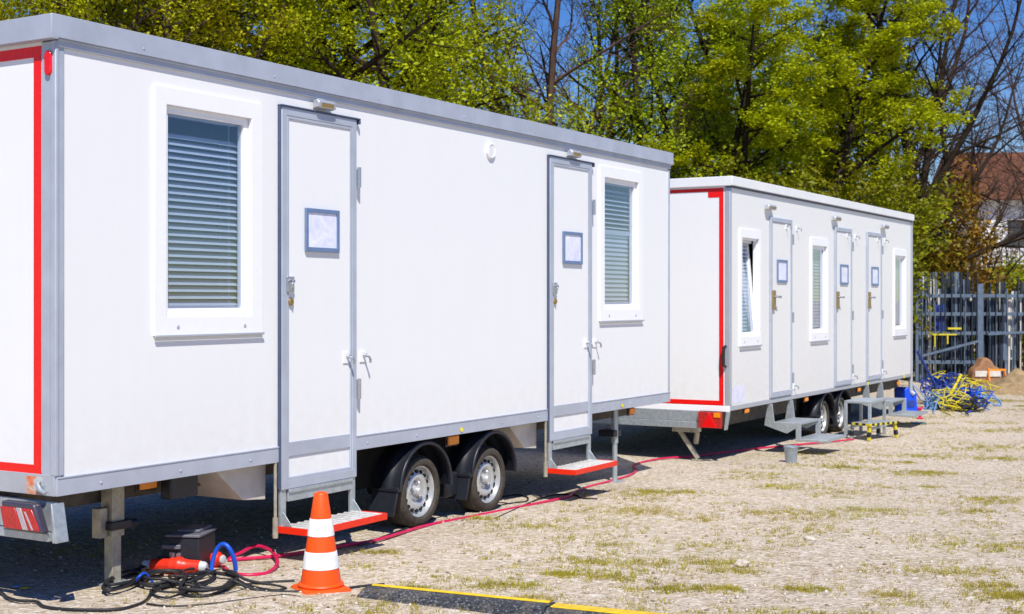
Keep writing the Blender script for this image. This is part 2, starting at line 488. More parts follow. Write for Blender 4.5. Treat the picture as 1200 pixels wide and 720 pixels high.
def scatter_ground():
    rng = np.random.default_rng(11)
    # ---- loose gravel
    N = 15000
    Y = 5.5 + 17 * rng.random(N) ** 1.7
    X = Y * rng.uniform(-.42, .42, N)
    s = .004 + .012 * rng.random(N) ** 4
    base = np.array([(1, 0, 0), (0, 1, 0), (-1, 0, 0), (0, -1, 0), (0, 0, .7), (0, 0, -.5)], float)
    tri = np.array([(0, 1, 4), (1, 2, 4), (2, 3, 4), (3, 0, 4), (1, 0, 5), (2, 1, 5), (3, 2, 5), (0, 3, 5)])
    ang = rng.uniform(0, 6.28, N); c, sn = np.cos(ang), np.sin(ang)
    V = base[None] * (1 + rng.uniform(-.35, .35, (N, 6, 3))) * s[:, None, None]
    V = np.stack([V[..., 0] * c[:, None] - V[..., 1] * sn[:, None], V[..., 0] * sn[:, None] + V[..., 1] * c[:, None], V[..., 2]], -1)
    V += np.stack([X, Y, gz_np(X, Y) + s * .15], -1)[:, None, :]
    Fc = (tri[None] + (np.arange(N) * 6)[:, None, None]).reshape(-1, 3)
    g = NT('loose_gravel')
    info = g.n('NewGeometry')
    cc = g.ramp(info.outputs['Random Per Island'], [(0, lin((130, 112, 88))), (.5, lin((184, 168, 144))), (1, lin((214, 206, 194)))])
    g.bsdf(cc, .9, 0, .2)
    tag(np_mesh('gravel', V.reshape(-1, 3), Fc, g.m), 'loose pale gravel scattered over the sandy ground', 'gravel', kind='stuff')
    # ---- grass tufts in ragged patches
    P = []
    for _ in range(330):
        y = 6.0 + 24 * rng.random() ** 1.2
        x = y * rng.uniform(-.12, .42) if rng.random() < .85 else y * rng.uniform(-.4, .1)
        if y > 9 and x < (y - 9.5) * .55: continue
        k = int(rng.integers(12, 60)); w = rng.uniform(.05, .34)
        P.append(np.stack([x + rng.normal(0, w, k), y + rng.normal(0, w * .6, k)], -1))
    # greener strips seen in the lane
    for px, py, wpx, k in [(1085, 535, 30, 130), (1180, 538, 26, 130), (1160, 525, 34, 90), (1100, 555, 16, 40), (1180, 470, 30, 160), (1150, 505, 40, 110),
                           (945, 690, 22, 70), (1110, 670, 50, 130), (1190, 700, 20, 90), (840, 690, 24, 60), (585, 688, 26, 70), (445, 647, 16, 50),
                           (790, 692, 30, 80), (1020, 597, 26, 60), (740, 600, 40, 90), (620, 618, 30, 60), (1160, 585, 30, 60), (1100, 470, 40, 160),
                           (930, 600, 30, 40), (1180, 640, 40, 80), (700, 660, 30, 60), (480, 690, 10, 30), (565, 610, 16, 40), (760, 580, 40, 60)]:
        q = at(px, py); w = wpx * q.y / F
        P.append(np.stack([q.x + rng.normal(0, w, k), q.y + rng.normal(0, w * .45, k)], -1))
    P = np.concatenate(P)
    nb = 9
    T = np.repeat(P, nb, 0) + rng.normal(0, .016, (len(P) * nb, 2))
    n = len(T)
    h = rng.uniform(.008, .034, n); w = rng.uniform(.0016, .0035, n)
    a = rng.uniform(0, 6.28, n); lean = rng.normal(0, .016, (n, 2))
    z0 = gz_np(T[:, 0], T[:, 1]) - .002
    p0 = np.stack([T[:, 0] - w * np.cos(a), T[:, 1] - w * np.sin(a), z0], -1)
    p1 = np.stack([T[:, 0] + w * np.cos(a), T[:, 1] + w * np.sin(a), z0], -1)
    p2 = np.stack([T[:, 0] + lean[:, 0], T[:, 1] + lean[:, 1], z0 + h], -1)
    V = np.stack([p0, p1, p2], 1).reshape(-1, 3)
    tag(np_mesh('grass', V, np.arange(3 * n).reshape(-1, 3), M['grass']), 'short dry grass growing in ragged patches on the gravel', 'grass', kind='stuff')
scatter_ground()

# ------------------------------------------------------------------ trailers
def wall_with_holes(mb, x0, x1, z0, z1, y0, y1, holes, mi=0):
    xs = sorted({x0, x1, *[h[0] for h in holes], *[h[1] for h in holes]})
    zs = sorted({z0, z1, *[h[2] for h in holes], *[h[3] for h in holes]})
    def solid(i, j):
        if not (0 <= i < len(xs) - 1 and 0 <= j < len(zs) - 1): return False
        cx = (xs[i] + xs[i + 1]) / 2; cz = (zs[j] + zs[j + 1]) / 2
        return not any(h[0] < cx < h[1] and h[2] < cz < h[3] for h in holes)
    idx = {}; vs = []
    def V(i, j, k):
        if (i, j, k) not in idx:
            idx[(i, j, k)] = len(vs); vs.append((xs[i], (y0, y1)[k], zs[j]))
        return idx[(i, j, k)]
    fs = []
    for i in range(len(xs) - 1):
        for j in range(len(zs) - 1):
            if not solid(i, j): continue
            fs.append((V(i, j, 0), V(i + 1, j, 0), V(i + 1, j + 1, 0), V(i, j + 1, 0)))
            fs.append((V(i, j, 1), V(i, j + 1, 1), V(i + 1, j + 1, 1), V(i + 1, j, 1)))
            for di, dj, e in ((-1, 0, ((i, j), (i, j + 1))), (1, 0, ((i + 1, j), (i + 1, j + 1))), (0, -1, ((i, j), (i + 1, j))), (0, 1, ((i, j + 1), (i + 1, j + 1)))):
                if not solid(i + di, j + dj):
                    (a, b), (c, d) = e
                    fs.append((V(a, b, 0), V(c, d, 0), V(c, d, 1), V(a, b, 1)))
    mb.add(vs, fs, mi)

def blind_mesh(x0, x1, ztop, zbot, y, pitch, tilt, w=.046):
    mb = MB()
    z = ztop
    while z > zbot:
        dy, dz = w / 2 * math.cos(tilt), w / 2 * math.sin(tilt)
        # a gently crowned slat in three strips
        prof = [(-dy, -dz), (-dy * .3, -dz * .3 + .0035), (dy * .3, dz * .3 + .0035), (dy, dz)]
        for (a, b), (c, d) in zip(prof[:-1], prof[1:]):
            mb.add([(x0, y + a, z + b), (x1, y + a, z + b), (x1, y + c, z + d), (x0, y + c, z + d)], [(0, 1, 2, 3)])
        z -= pitch
    return mb

def window(root, x0, x1, z0, z1, style, fw=.088):
    """outer casing proud of the wall; sash, pane, blind and sill are its sub-parts"""
    zb = z0 + .10; zt = z1 - .095
    ox0, ox1 = x0 + fw, x1 - fw * 1.08
    fr = MB().ring(x0, x1, z0 + .004, z1, fw, fw * 1.08, .10, .095, -.016, .012)
    for sx in (.2, .82):
        cx = x0 + (x1 - x0) * sx
        fr.lathe([(.011, -.0190), (.012, -.015)], (cx, 0, z0 + .048), 'y', 10, 1)
    p = fr.build('window', [M['upvc'], M['alu']], root, bevel=.004)
    MB().box(x0 - .004, x1 + .004, -.028, -.0165, z0 - .006, z0 + .007).build('sill', M['alu_light'], p, bevel=.003)
    sash = MB().ring(ox0 - .012, ox1 + .012, zb - .012, zt + .012, .052, .052, .062, .052, .014, .062)
    so = sash.build('sash', M['upvc'], p, bevel=.004)
    gx0, gx1, g0, g1 = ox0 + .034, ox1 - .034, zb + .044, zt - .034
    po = MB().box(gx0, gx1, .030, .036, g0, g1).build('pane', M['glass'], p, smooth=0)
    if style == 'tilted':
        # hopper position: sash and pane lean into the room about the lower edge
        for o in (so, po):
            o.data.transform(Matrix.Translation((0, .03, zb)) @ Matrix.Rotation(R(-5.5), 4, 'X') @ Matrix.Translation((0, -.03, -zb)))
        ls = MB().ring(ox0 - .006, ox1 + .006, zb - .010, zt + .010, .022, .022, .022, .03, .013, .055)
        ls.build('fixed_frame', M['upvc'], p, bevel=.003)
    # a raised roll of bottom slats, tilted slats, closed slats according to the window
    def blind(ztop, zbot, pitch, tilt, y=.085):
        return blind_mesh(gx0 - .005, gx1 + .005, ztop, zbot, y, pitch, tilt)
    if style == 'open_slats':
        b = blind(g1 - .115, g0 + .03, .0385, R(40))
        b.box(gx0 - .005, gx1 + .005, .070, .10, g0 + .004, g0 + .024)
    elif style == 'half_closed':
        b = blind(g1 - .065, g0 + .66, .040, R(34))
        c = blind(g0 + .62, g0 + .05, .040, R(66))
        b.add(c.v, c.f)
        b.box(gx0 - .005, gx1 + .005, .068, .10, g0 + .625, g0 + .665)
        b.box(gx0 - .005, gx1 + .005, .070, .10, g0 + .004, g0 + .03)
    else:
        b = blind(g1 - .02, g0 + .03, .040, R(62), .12 if style == 'tilted' else .085)
    b.box(gx0 - .005, gx1 + .005, .066, .105, g1 - .012, g1 + .03)
    for cx in (gx0 + .06, gx1 - .06):
        b.box(cx - .0012, cx + .0012, .076, .078, g0 + .02, g1)
    b.build('blind', M['slat'], p)
    MB().box(ox0 - .02, ox1 + .02, .26, .27, zb - .02, zt + .02).build('dim_room_sheet', M['room_shade'], p, smooth=0)  # dark sheet stands in for the dim room's shade
    return p

def sign(root, x0, x1, z0, z1, y=-.020):
    MB().ring(x0, x1, z0, z1, .022, .022, .028, .024, y - .016, y).build('sign_frame', M['sign_frame'], root, bevel=.002)
    mb = MB().box(x0 + .02, x1 - .02, y - .007, y - .002, z0 + .026, z1 - .022)
    mb.build('sign_sheet', M['paper'], root, smooth=0)
M['sign_frame'] = simple('blue_grey_sign_frame', lin((112, 136, 176)), .4, .3, .5, .1, 30)

def lamp_over(root, x, z, w=.22):
    """small tilted bulkhead floodlight"""
    mb = MB()
    mb.prism([(-.02, z + .022), (-.050, z + .028), (-.072, z + .008), (-.064, z - .024), (-.035, z - .030), (-.02, z - .022)], 'x', x - w / 2, x + w / 2)
    o = mb.build('entrance_lamp', M['alu_light'], root, bevel=.006)
    MB().prism([(-.0735, z + .004), (-.0665, z - .020), (-.0625, z - .018), (-.0695, z + .006)], 'x', x - w / 2 + .03, x + w / 2 - .03).build('lamp_lens', M['brass'], o)
    MB().box(x - .035, x + .035, -.022, 0, z - .02, z + .036).build('lamp_bracket', M['alu'], o, bevel=.003)
    return o

def wheel(root, x, yf, zc, r=.25, w=.20):
    """yf: outer face of the tyre (points to -y)"""
    k = r / .25
    prof = [(.178, .02), (.19, .004), (.215, 0), (.236, .012), (.247, .034), (.250, .06), (.250, w - .06), (.247, w - .034), (.236, w - .012), (.19, w), (.178, w - .02)]
    ty = MB().lathe([(a * k, b) for a, b in prof], (0, 0, 0), 'y', 56, 0, close=True)
    for i in range(4):                                   # circumferential grooves as shallow raised ribs between them
        y = .052 + i * (w - .104) / 3
        ty.lathe([(.2505 * k, y - .013), (.2535 * k, y - .011), (.2535 * k, y + .011), (.2505 * k, y + .013)], (0, 0, 0), 'y', 56, 0, cap=False)
    hub = MB().lathe([(.183 * k, .012), (.186 * k, .02), (.172 * k, .026), (.166 * k, .05), (.160 * k, .062), (.150 * k, .066), (.125 * k, .046),
                      (.105 * k, .040), (.085 * k, .044), (.07 * k, .062), (.0, .062)], (0, 0, 0), 'y', 48, 0, cap=False)
    hub.lathe([(.0, .012), (.030 * k, .014), (.036 * k, .022), (.038 * k, .066)], (0, 0, 0), 'y', 24, 0)
    for i in range(5):
        a = 2 * math.pi * i / 5 + .3
        hub.lathe([(.0, .040), (.012, .042), (.013, .066)], (.058 * k * math.cos(a), 0, .058 * k * math.sin(a)), 'y', 8, 2)
    for i in range(16):
        a = 2 * math.pi * i / 16
        hub.lathe([(.0, .0455), (.014 * k, .0462), (.015 * k, .060)], (.137 * k * math.cos(a), 0, .137 * k * math.sin(a)), 'y', 10, 1)  # dark discs paint the vent openings' shade on a solid rim
    hub.lathe([(.186 * k, w * .7), (.0, w * .7)], (0, 0, 0), 'y', 24, 1)
    wh = MB().lathe([(.045, .07), (.05, .12), (.05, w + .25)], (0, 0, 0), 'y', 14).build('wheel', M['under'], root, loc=(x, yf, zc))
    ty.build('tyre', M['rubber'], wh, smooth=40)
    hub.build('rim', [M['rim'], M['dark'], M['chrome']], wh, smooth=40)
    return wh

def mudguard(root, x, zc, y0, y1, r, a0, a1, flap=.17):
    """ribbed black arch from angle a0 to a1 (degrees, 0 = towards +x)"""
    mb = MB(); n = 20
    prof = [(0, y0), (0, y0 + .018), (.012, y0 + .024), (.012, y0 + .075), (.022, y0 + .085), (.022, y1 - .085), (.012, y1 - .075), (.012, y1)]
    rows = []
    for i in range(n + 1):
        a = R(a0 + (a1 - a0) * i / n)
        for dr, y in prof: rows.append((x + (r + dr) * math.cos(a), y, zc + (r + dr) * math.sin(a)))
        for dr, y in prof[::-1]: rows.append((x + (r + dr - .010) * math.cos(a), y, zc + (r + dr - .010) * math.sin(a)))
    m = 2 * len(prof)
    fs = [(i * m + k, i * m + (k + 1) % m, (i + 1) * m + (k + 1) % m, (i + 1) * m + k) for i in range(n) for k in range(m)]
    fs += [tuple(range(m)), tuple(n * m + k for k in range(m))]
    mb.add(rows, fs)
    # rolled outer lip
    mb.tube([(x + (r + .002) * math.cos(R(a0 + (a1 - a0) * i / n)), y0, zc + (r + .002) * math.sin(R(a0 + (a1 - a0) * i / n))) for i in range(n + 1)], .012, 8)
    o = mb.build('mudguard', M['black'], root, smooth=45)
    a = R(a1); fx, fz = x + r * math.cos(a), zc + r * math.sin(a)
    f = MB()
    f.prism([(fx - .012, fz + .02), (fx + .004, fz + .02), (fx - .055, fz - flap), (fx - .07, fz - flap)], 'y', y0 + .01, y1 - .01)
    f.box(fx - .03, fx + .014, y0 - .006, y1, fz - .008, fz + .012)
    f.build('mud_flap', M['black'], o, bevel=.003)
    return o

def marker(root, x, z, y, w=.12, h=.055):
    o = MB().box(x - w / 2, x + w / 2, y - .022, y, z - h / 2, z + h / 2).build('side_marker', M['amber'], root, bevel=.008)
    MB().box(x - w / 2 - .012, x + w / 2 + .012, y, y + .012, z - h / 2 - .012, z + h / 2 + .012).build('marker_base', M['black'], o, bevel=.003)
    return o

def hook_plate(root, x, z, name='door_hook', s=1.0, y=0):
    mb = MB().box(x - .045 * s, x + .045 * s, y - .008, y, z - .06 * s, z + .06 * s, 0)
    mb.tube([(x + .01, y - .01, z + .01 * s), (x + .01, y - .05, z), (x + .02, y - .056, z - .035 * s), (x + .025, y - .05, z - .065 * s)], .013 * s, 8, 1)
    mb.tube([(x + .01, y - .01, z + .01 * s), (x + .01, y - .03, z + .01 * s)], .02 * s, 10, 1)
    return mb.build(name, [M['upvc'], M['chrome']], root, bevel=.002)

def square_jack(root, x, y, ztop, zbot, w, mat, knob=True):
    mb = MB().box(x - w / 2, x + w / 2, y - w / 2, y + w / 2, zbot + .26, ztop)
    mb.box(x - w / 2 + .012, x + w / 2 - .012, y - w / 2 + .012, y + w / 2 - .012, zbot + .012, zbot + .27)
    o = mb.build('jack_leg', mat, root, bevel=.004)
    MB().lathe([(w * .95, 0), (w * .95, .010), (w * .5, .014)], (x, y, zbot), 'z', 20).build('foot_plate', M['galv'], o)
    if knob:
        k = MB().box(x - w * .8, x + w * .8, y - w * .8, y + w * .8, zbot + .30, zbot + .345)
        k.tube([(x + w * .7, y - w * .5, zbot + .322), (x + w * 1.3, y - w * .7, zbot + .322)], .022, 8)
        k.build('clamp', M['black'], o, bevel=.004)
        b = MB().box(x - w * 1.25, x - w * .62, y - .02, y + .04, zbot + .26, zbot + .42)
        b.build('side_bracket', M['galv_dull'], o, bevel=.003)
    return o

# --- near trailer ---------------------------------------------------------
L1, W1 = 7.345, 2.5
def near_trailer():
    t = thing('office_trailer', 'large white office trailer in front with grey roof edge and two striped-edge doorsteps', 'trailer',
              (-2.252, 6.74, 0), math.atan2(.8594, .5113))
    w1 = (.648, 1.511, 1.405, 2.752); w2 = (5.865, 6.732, 1.415, 2.765)
    sw = MB()
    holes = [(w[0] + .05, w[1] - .05, w[2] + .06, w[3] - .06) for w in (w1, w2)]
    wall_with_holes(sw, .05, L1 - .03, .70, 2.88, 0, .045, holes)
    sw.build('side_wall', M['white'], t, smooth=0)
    MB().box(0, .04, .095, W1 - .095, .74, 2.90).build('end_wall', M['white'], t, smooth=0)
    shell = MB()
    shell.box(.05, L1 - .04, W1 - .04, W1, .70, 2.88)
    shell.box(L1 - .04, L1, .04, W1 - .04, .70, 2.88)
    shell.build('rear_wall', M['white'], t, smooth=0)
    MB().box(.04, L1 - .04, .05, W1 - .05, .64, .70).build('floor', M['under'], t, smooth=0)
    MB().box(-.01, L1 + .008, -.012, W1 + .012, 2.90, 2.985).build('roof', M['alu_light'], t, bevel=.004)
    # fascia, the trim beneath it, rails and posts
    fa = MB().box(-.054, L1 + .02, -.036, -.014, 2.892, 3.006)
    fa.box(-.058, -.012, -.0355, W1 + .036, 2.884, 3.004)
    fa.box(-.034, L1 + .02, W1 + .014, W1 + .036, 2.892, 3.006)
    fa.box(L1 + .010, L1 + .022, -.030, W1 + .03, 2.892, 3.002)
    for i in range(7): fa.lathe([(.0, -.0405), (.006, -.0395), (.008, -.0355)], (.55 + i * 1.04, 0, 2.925), 'y', 10)
    fa.build('roof_fascia', M['alu'], t, bevel=.004)
    tr = MB().box(.0, L1, -.016, -.001, 2.852, 2.890)
    tr.box(.0, L1, -.026, -.002, 2.882, 2.8915)
    tr.build('roof_trim_or_shadow', M['alu'], t, bevel=.002)
    cp = MB()
    cp.box(-.006, .050, -.006, .098, .728, 2.884)
    cp.box(-.012, .012, -.012, .030, .73, 2.884)
    cp.build('corner_post', M['alu'], t, bevel=.006)
    cq = MB().box(L1 - .034, L1 + .006, -.006, .09, .728, 2.85)
    cq.build('corner_post', M['alu'], t, bevel=.006)
    rl = MB().box(.0, L1, -.010, .03, .630, .724)
    rl.box(.0, L1, -.014, -.0102, .716, .7245)
    for i in range(13): rl.lathe([(.0, -.0165), (.006, -.0155), (.008, -.0095)], (.28 + i * .565, 0, .668), 'y', 10)
    rl.build('bottom_rail', M['alu'], t, bevel=.003)
    MB().box(-.010, .03, .0005, W1, .630, .735).build('end_rail', M['alu_light'], t, bevel=.003)
    tp = MB()
    tp.box(-.0035, .001, .1035, .157, .722, 2.866)
    tp.box(-.0030, .001, .1575, W1 - .12, .722, .778)
    tp.box(-.0030, .001, .1575, W1 - .12, 2.812, 2.866)
    tp.build('reflective_tape', M['red_tape'], t, smooth=0)
    wn = MB().box(-.0122, -.0102, .085, .20, .632, .722)
    wn.build('peeling_sticker', M['worn_tape'], t, smooth=0)
    lt = MB().tube([(-.014, .10, .70), (-.035, .095, .69), (-.038, .07, .66), (-.02, .062, .645)], .012, 8)
    lt.box(-.02, -.01, .062, .115, .652, .685)
    lt.build('latch', M['galv'], t)
    # end-face marker lamp
    el = MB().prism([(.012 + .024 + .024 * math.cos(a), 2.772 + math.copysign(.036, math.sin(a)) + .026 * math.sin(a)) for a in [2 * math.pi * k / 20 + .01 for k in range(20)]], 'x', -.024, -.006)
    el.build('end_marker_lamp', M['red'], t, bevel=.006)
    window(t, *w1, 'open_slats'); window(t, *w2, 'half_closed')
    # doors
    for k, x in enumerate((1.671, 4.962)):
        d = MB().box(x + .066, x + .674, -.016, -.001, .742, 2.700)
        d = d.build('door', M['white'], t, bevel=.002)
        fr = MB().ring(x, x + .735, .462, 2.762, .050, .046, .055, .052, -.026, -.0005)
        fr.ring(x + .05, x + .687, .515, 2.709, .02, .016, .018, .018, -.024, -.0008)
        fr.build('door_frame', M['alu'], d, bevel=.004)
        gk = MB().box(x - .012, x + .765, -.036, -.001, 2.7625, 2.772)
        gk.box(x - .011, x - .001, -.022, -.001, .47, 2.762)  # left strip: seal and its shadow drawn as one dark line
        gk.box(x + .752, x + .765, -.036, -.001, 2.735, 2.762)
        gk.build('rain_strip_and_shade', M['gasket_shade'], d, bevel=.002)
        MB().box(x + .068, x + .672, -.022, -.001, .658, .744).build('kick_band', M['alu'], d, bevel=.002)
        MB().box(x + .068, x + .672, -.012, -.001, .532, .657).build('lower_panel', M['white'], d, bevel=.002)
        sg = (x + .218, x + .546, 1.898, 2.165)
        sign(d, *sg)
        h = MB().box(x + .038, x + .105, -.036, -.016, 1.650, 1.742)
        h.tube([(x + .075, -.03, 1.72), (x + .075, -.058, 1.715), (x + .055, -.062, 1.70), (x + .05, -.058, 1.672)], .009, 8)
        h.build('handle', M['chrome'], d, bevel=.006)
        ky = MB().lathe([(.0, -.036), (.016, -.036), (.024, -.030), (.026, -.016)], (x + .083, 0, 1.590), 'y', 20)
        ky.box(x + .080, x + .086, -.044, -.035, 1.575, 1.605)
        ky.build('lock_cylinder', M['brass'], d)
        for z in (2.39, 1.03):
            hg = MB().tube([(x + .743, -.040, z - .065), (x + .743, -.040, z + .065)], .013, 10)
            hg.box(x + .735, x + .775, -.012, -.002, z - .055, z + .055)
            hg.build('hinge', M['chrome'], d)
        hook_plate(d, x + .627, 1.235, y=-.016, s=.62)
        hook_plate(t, x + .822, 1.235, 'wall_hook', s=.62)
        lamp_over(t, x + .385, 2.815, .175)
        # entrance step: hangers, kick box, tread with a red edge
        st = MB().box(x + .065, x + .69, -.018, .0, .386, .452)
        st.box(x + .065, x + .69, -.03, .0, .440, .461)
        st = st.build('entrance_step', M['galv'], t, bevel=.003)
        for sx in (x + .004, x + .686):
            hb = MB().box(sx, sx + .048, -.014, .006, .222, .462)
            hb.prism([(-.013, .245), (-.013, .33), (-.085, .245)], 'x', sx + .02, sx + .026)
            hb.build('step_hanger', M['galv'], st, bevel=.002)
        tm = MB().box(x + .004, x + .734, -.252, .01, .222, .240)
        for i in range(11):
            xx = x + .035 + i * .0655
            tm.prism([(xx, .2402), (xx + .030, .2402), (xx + .022, .2475), (xx + .008, .2475)], 'y', -.245, .0)
        tm.build('tread', M['tread'], st, bevel=.002)
        ed = MB().box(x - .002, x + .740, -.262, -.2525, .206, .247)
        ed.box(x - .006, x + .0035, -.262, .0, .206, .247)
        ed.box(x + .7345, x + .744, -.262, .0, .206, .247)
        ed.build('step_edge', M['step_red'], st, bevel=.002)
        # foot well beside the door, white under-box with a sloping side
        uw = MB().prism([(x - .45, .629), (x + .0, .629), (x - .004, .40), (x - .20, .42)], 'y', .10, .62)
        uw.build('foot_well', M['well'], t, bevel=.003)
        rd = MB().tube([(x - .03, .0, .63), (x - .03, .0, .25)], .010, 8)
        rd.tube([(x - .03, .0, .30), (x - .03, .0, .18)], .017, 8)
        rd.build('lowering_rod', M['galv_dull'], t)
    # round wall vent
    v = MB().lathe([(.0, -.012), (.036, -.014), (.050, -.022), (.062, -.016), (.064, 0)], (4.08, 0, 2.72), 'y', 28)
    v = v.build('wall_vent', M['upvc'], t)
    MB().lathe([(.0, -.0165), (.036, -.0165), (.037, -.012)], (4.08, 0, 2.72), 'y', 24).build('vent_grille', M['slat'], v)
    # running gear
    for x in (3.255, 4.165):
        wheel(t, x, .045, gz(*(Vector((-2.252, 6.74)) + x * Vector((.5113, .8594)))) + .25)
        mudguard(t, x - .01, .285, .005, .235, .315, -2, 176)
    MB().box(2.5, 4.6, .30, .36, .30, .60).build('wheel_housing', M['under'], t, smooth=0)
    MB().box(3.63, 3.80, .10, .3, .16, .34).build('axle_mount', M['black'], t, bevel=.02)
    ch = MB().box(.05, 2.5, .34, .40, .50, .628)
    ch.box(4.7, L1 - .1, .34, .40, .50, .628)
    ch.box(.05, L1 - .1, W1 - .3, W1 - .24, .43, .628)
    for cx in (.12, 1.5, 2.6, 4.8, 6.2, 7.1): ch.box(cx, cx + .06, .402, W1 - .302, .50, .625)
    ch.build('chassis', M['chassis'], t, bevel=.004)
    MB().tube([(.0, 1.25, .5), (.0, 1.25, .5001)], .01, 6)
    bx = MB().box(.90, 1.12, .12, .198, .49, .615); bx.build('junction_box', M['black'], t, bevel=.01)
    marker(t, .80, .585, .20, .125, .05)
    marker(t, 3.65, .585, .06, .14, .066)
    marker(t, 6.63, .588, .06, .11, .056)
    for x in (3.667, 6.30):
        MB().lathe([(.0, -.0165), (.016, -.0165), (.016, -.0135)], (x, 0, .662), 'y', 14).build('yellow_mark', M['yellow_dot'], t)
    gzl = lambda x, y: gz(-2.252 + .5113 * x - .8594 * y, 6.74 + .8594 * x + .5113 * y)
    square_jack(t, .62, .27, .63, gzl(.62, .27), .088, M['galv_dull'])
    sj = MB().tube([(6.52, .17, .60), (6.52, .17, .30)], .032, 14)
    sj.tube([(6.52, .17, .32), (6.52, .17, gzl(6.52, .17) + .01)], .024, 14)
    sj = sj.build('jack_leg', M['galv'], t)
    MB().box(6.45, 6.59, .10, .24, gzl(6.52, .17), gzl(6.52, .17) + .012).build('foot_plate', M['galv'], sj, bevel=.002)
    MB().box(6.44, 6.60, .14, .30, .36, .42).build('clamp', M['black'], sj, bevel=.008)
    # tail: bumper tray, lamp, end brackets
    tail = MB()
    tail.box(-.03, .01, .02, W1 - .02, .408, .448)
    tail.box(.012, .03, .02, W1 - .02, .450, .600)
    tail.prism([(-.062, .41), (-.03, .408), (-.018, .60), (-.026, .60)], 'x', -.05, .03)
    tail.prism([(.0, .60), (.012, .60), (.03, .448), (.02, .444), (.004, .53)], 'x', -.03, .01) if False else None
    tail = tail.build('tail_bumper', M['galv'], t, bevel=.004)
    tb = tail
    def slab(y0t, y1t, y0b, y1b, zt, zb, x0, x1):
        # quadrilateral plate on the end face: y limits at its top and bottom
        m = MB()
        vs = [(x, y, z) for x in (x0, x1) for y, z in ((y0t, zt), (y1t, zt), (y1b, zb), (y0b, zb))]
        m.add(vs, [(0, 1, 2, 3), (7, 6, 5, 4), (0, 4, 5, 1), (1, 5, 6, 2), (2, 6, 7, 3), (3, 7, 4, 0)])
        return m
    tl = slab(.060, .302, -.002, .273, .600, .455, -.088, -.034).build('tail_lamp', M['lamp_shell'], t, bevel=.014, segs=3)
    slab(.188, .296, .138, .268, .574, .468, -.096, -.0865).build('red_lens', M['red_dark'], tl, bevel=.004)
    slab(.146, .183, .093, .133, .574, .468, -.094, -.0865).build('clear_lens', M['lens_white'], tl, bevel=.003)
    slab(.066, .141, .006, .088, .574, .468, -.096, -.0865).build('red_lens', M['red_dark'], tl, bevel=.004)
    slab(.105, .116, .050, .060, .560, .474, -.099, -.0955).build('bright_stripe', M['lens_white'], tl)
    return t
M['worn_tape'] = None
def worn():
    m = NT('faded_orange_sticker')
    v = m.coords()
    c = m.ramp(m.noise(22, 5, .7, v, .6), [(.32, lin((226, 84, 30))), (.5, lin((206, 150, 118))), (.62, lin((190, 196, 200)))])
    m.bsdf(c, .5)
    return m.m
M['worn_tape'] = worn()
M['well'] = simple('dusty_white_underbox', lin((206, 200, 192)), .6, 0, .4, .12, 8)
M['lamp_shell'] = simple('smoked_lamp_shell', lin((64, 60, 74)), .25, 0, .6, .1, 30)
near_trailer()

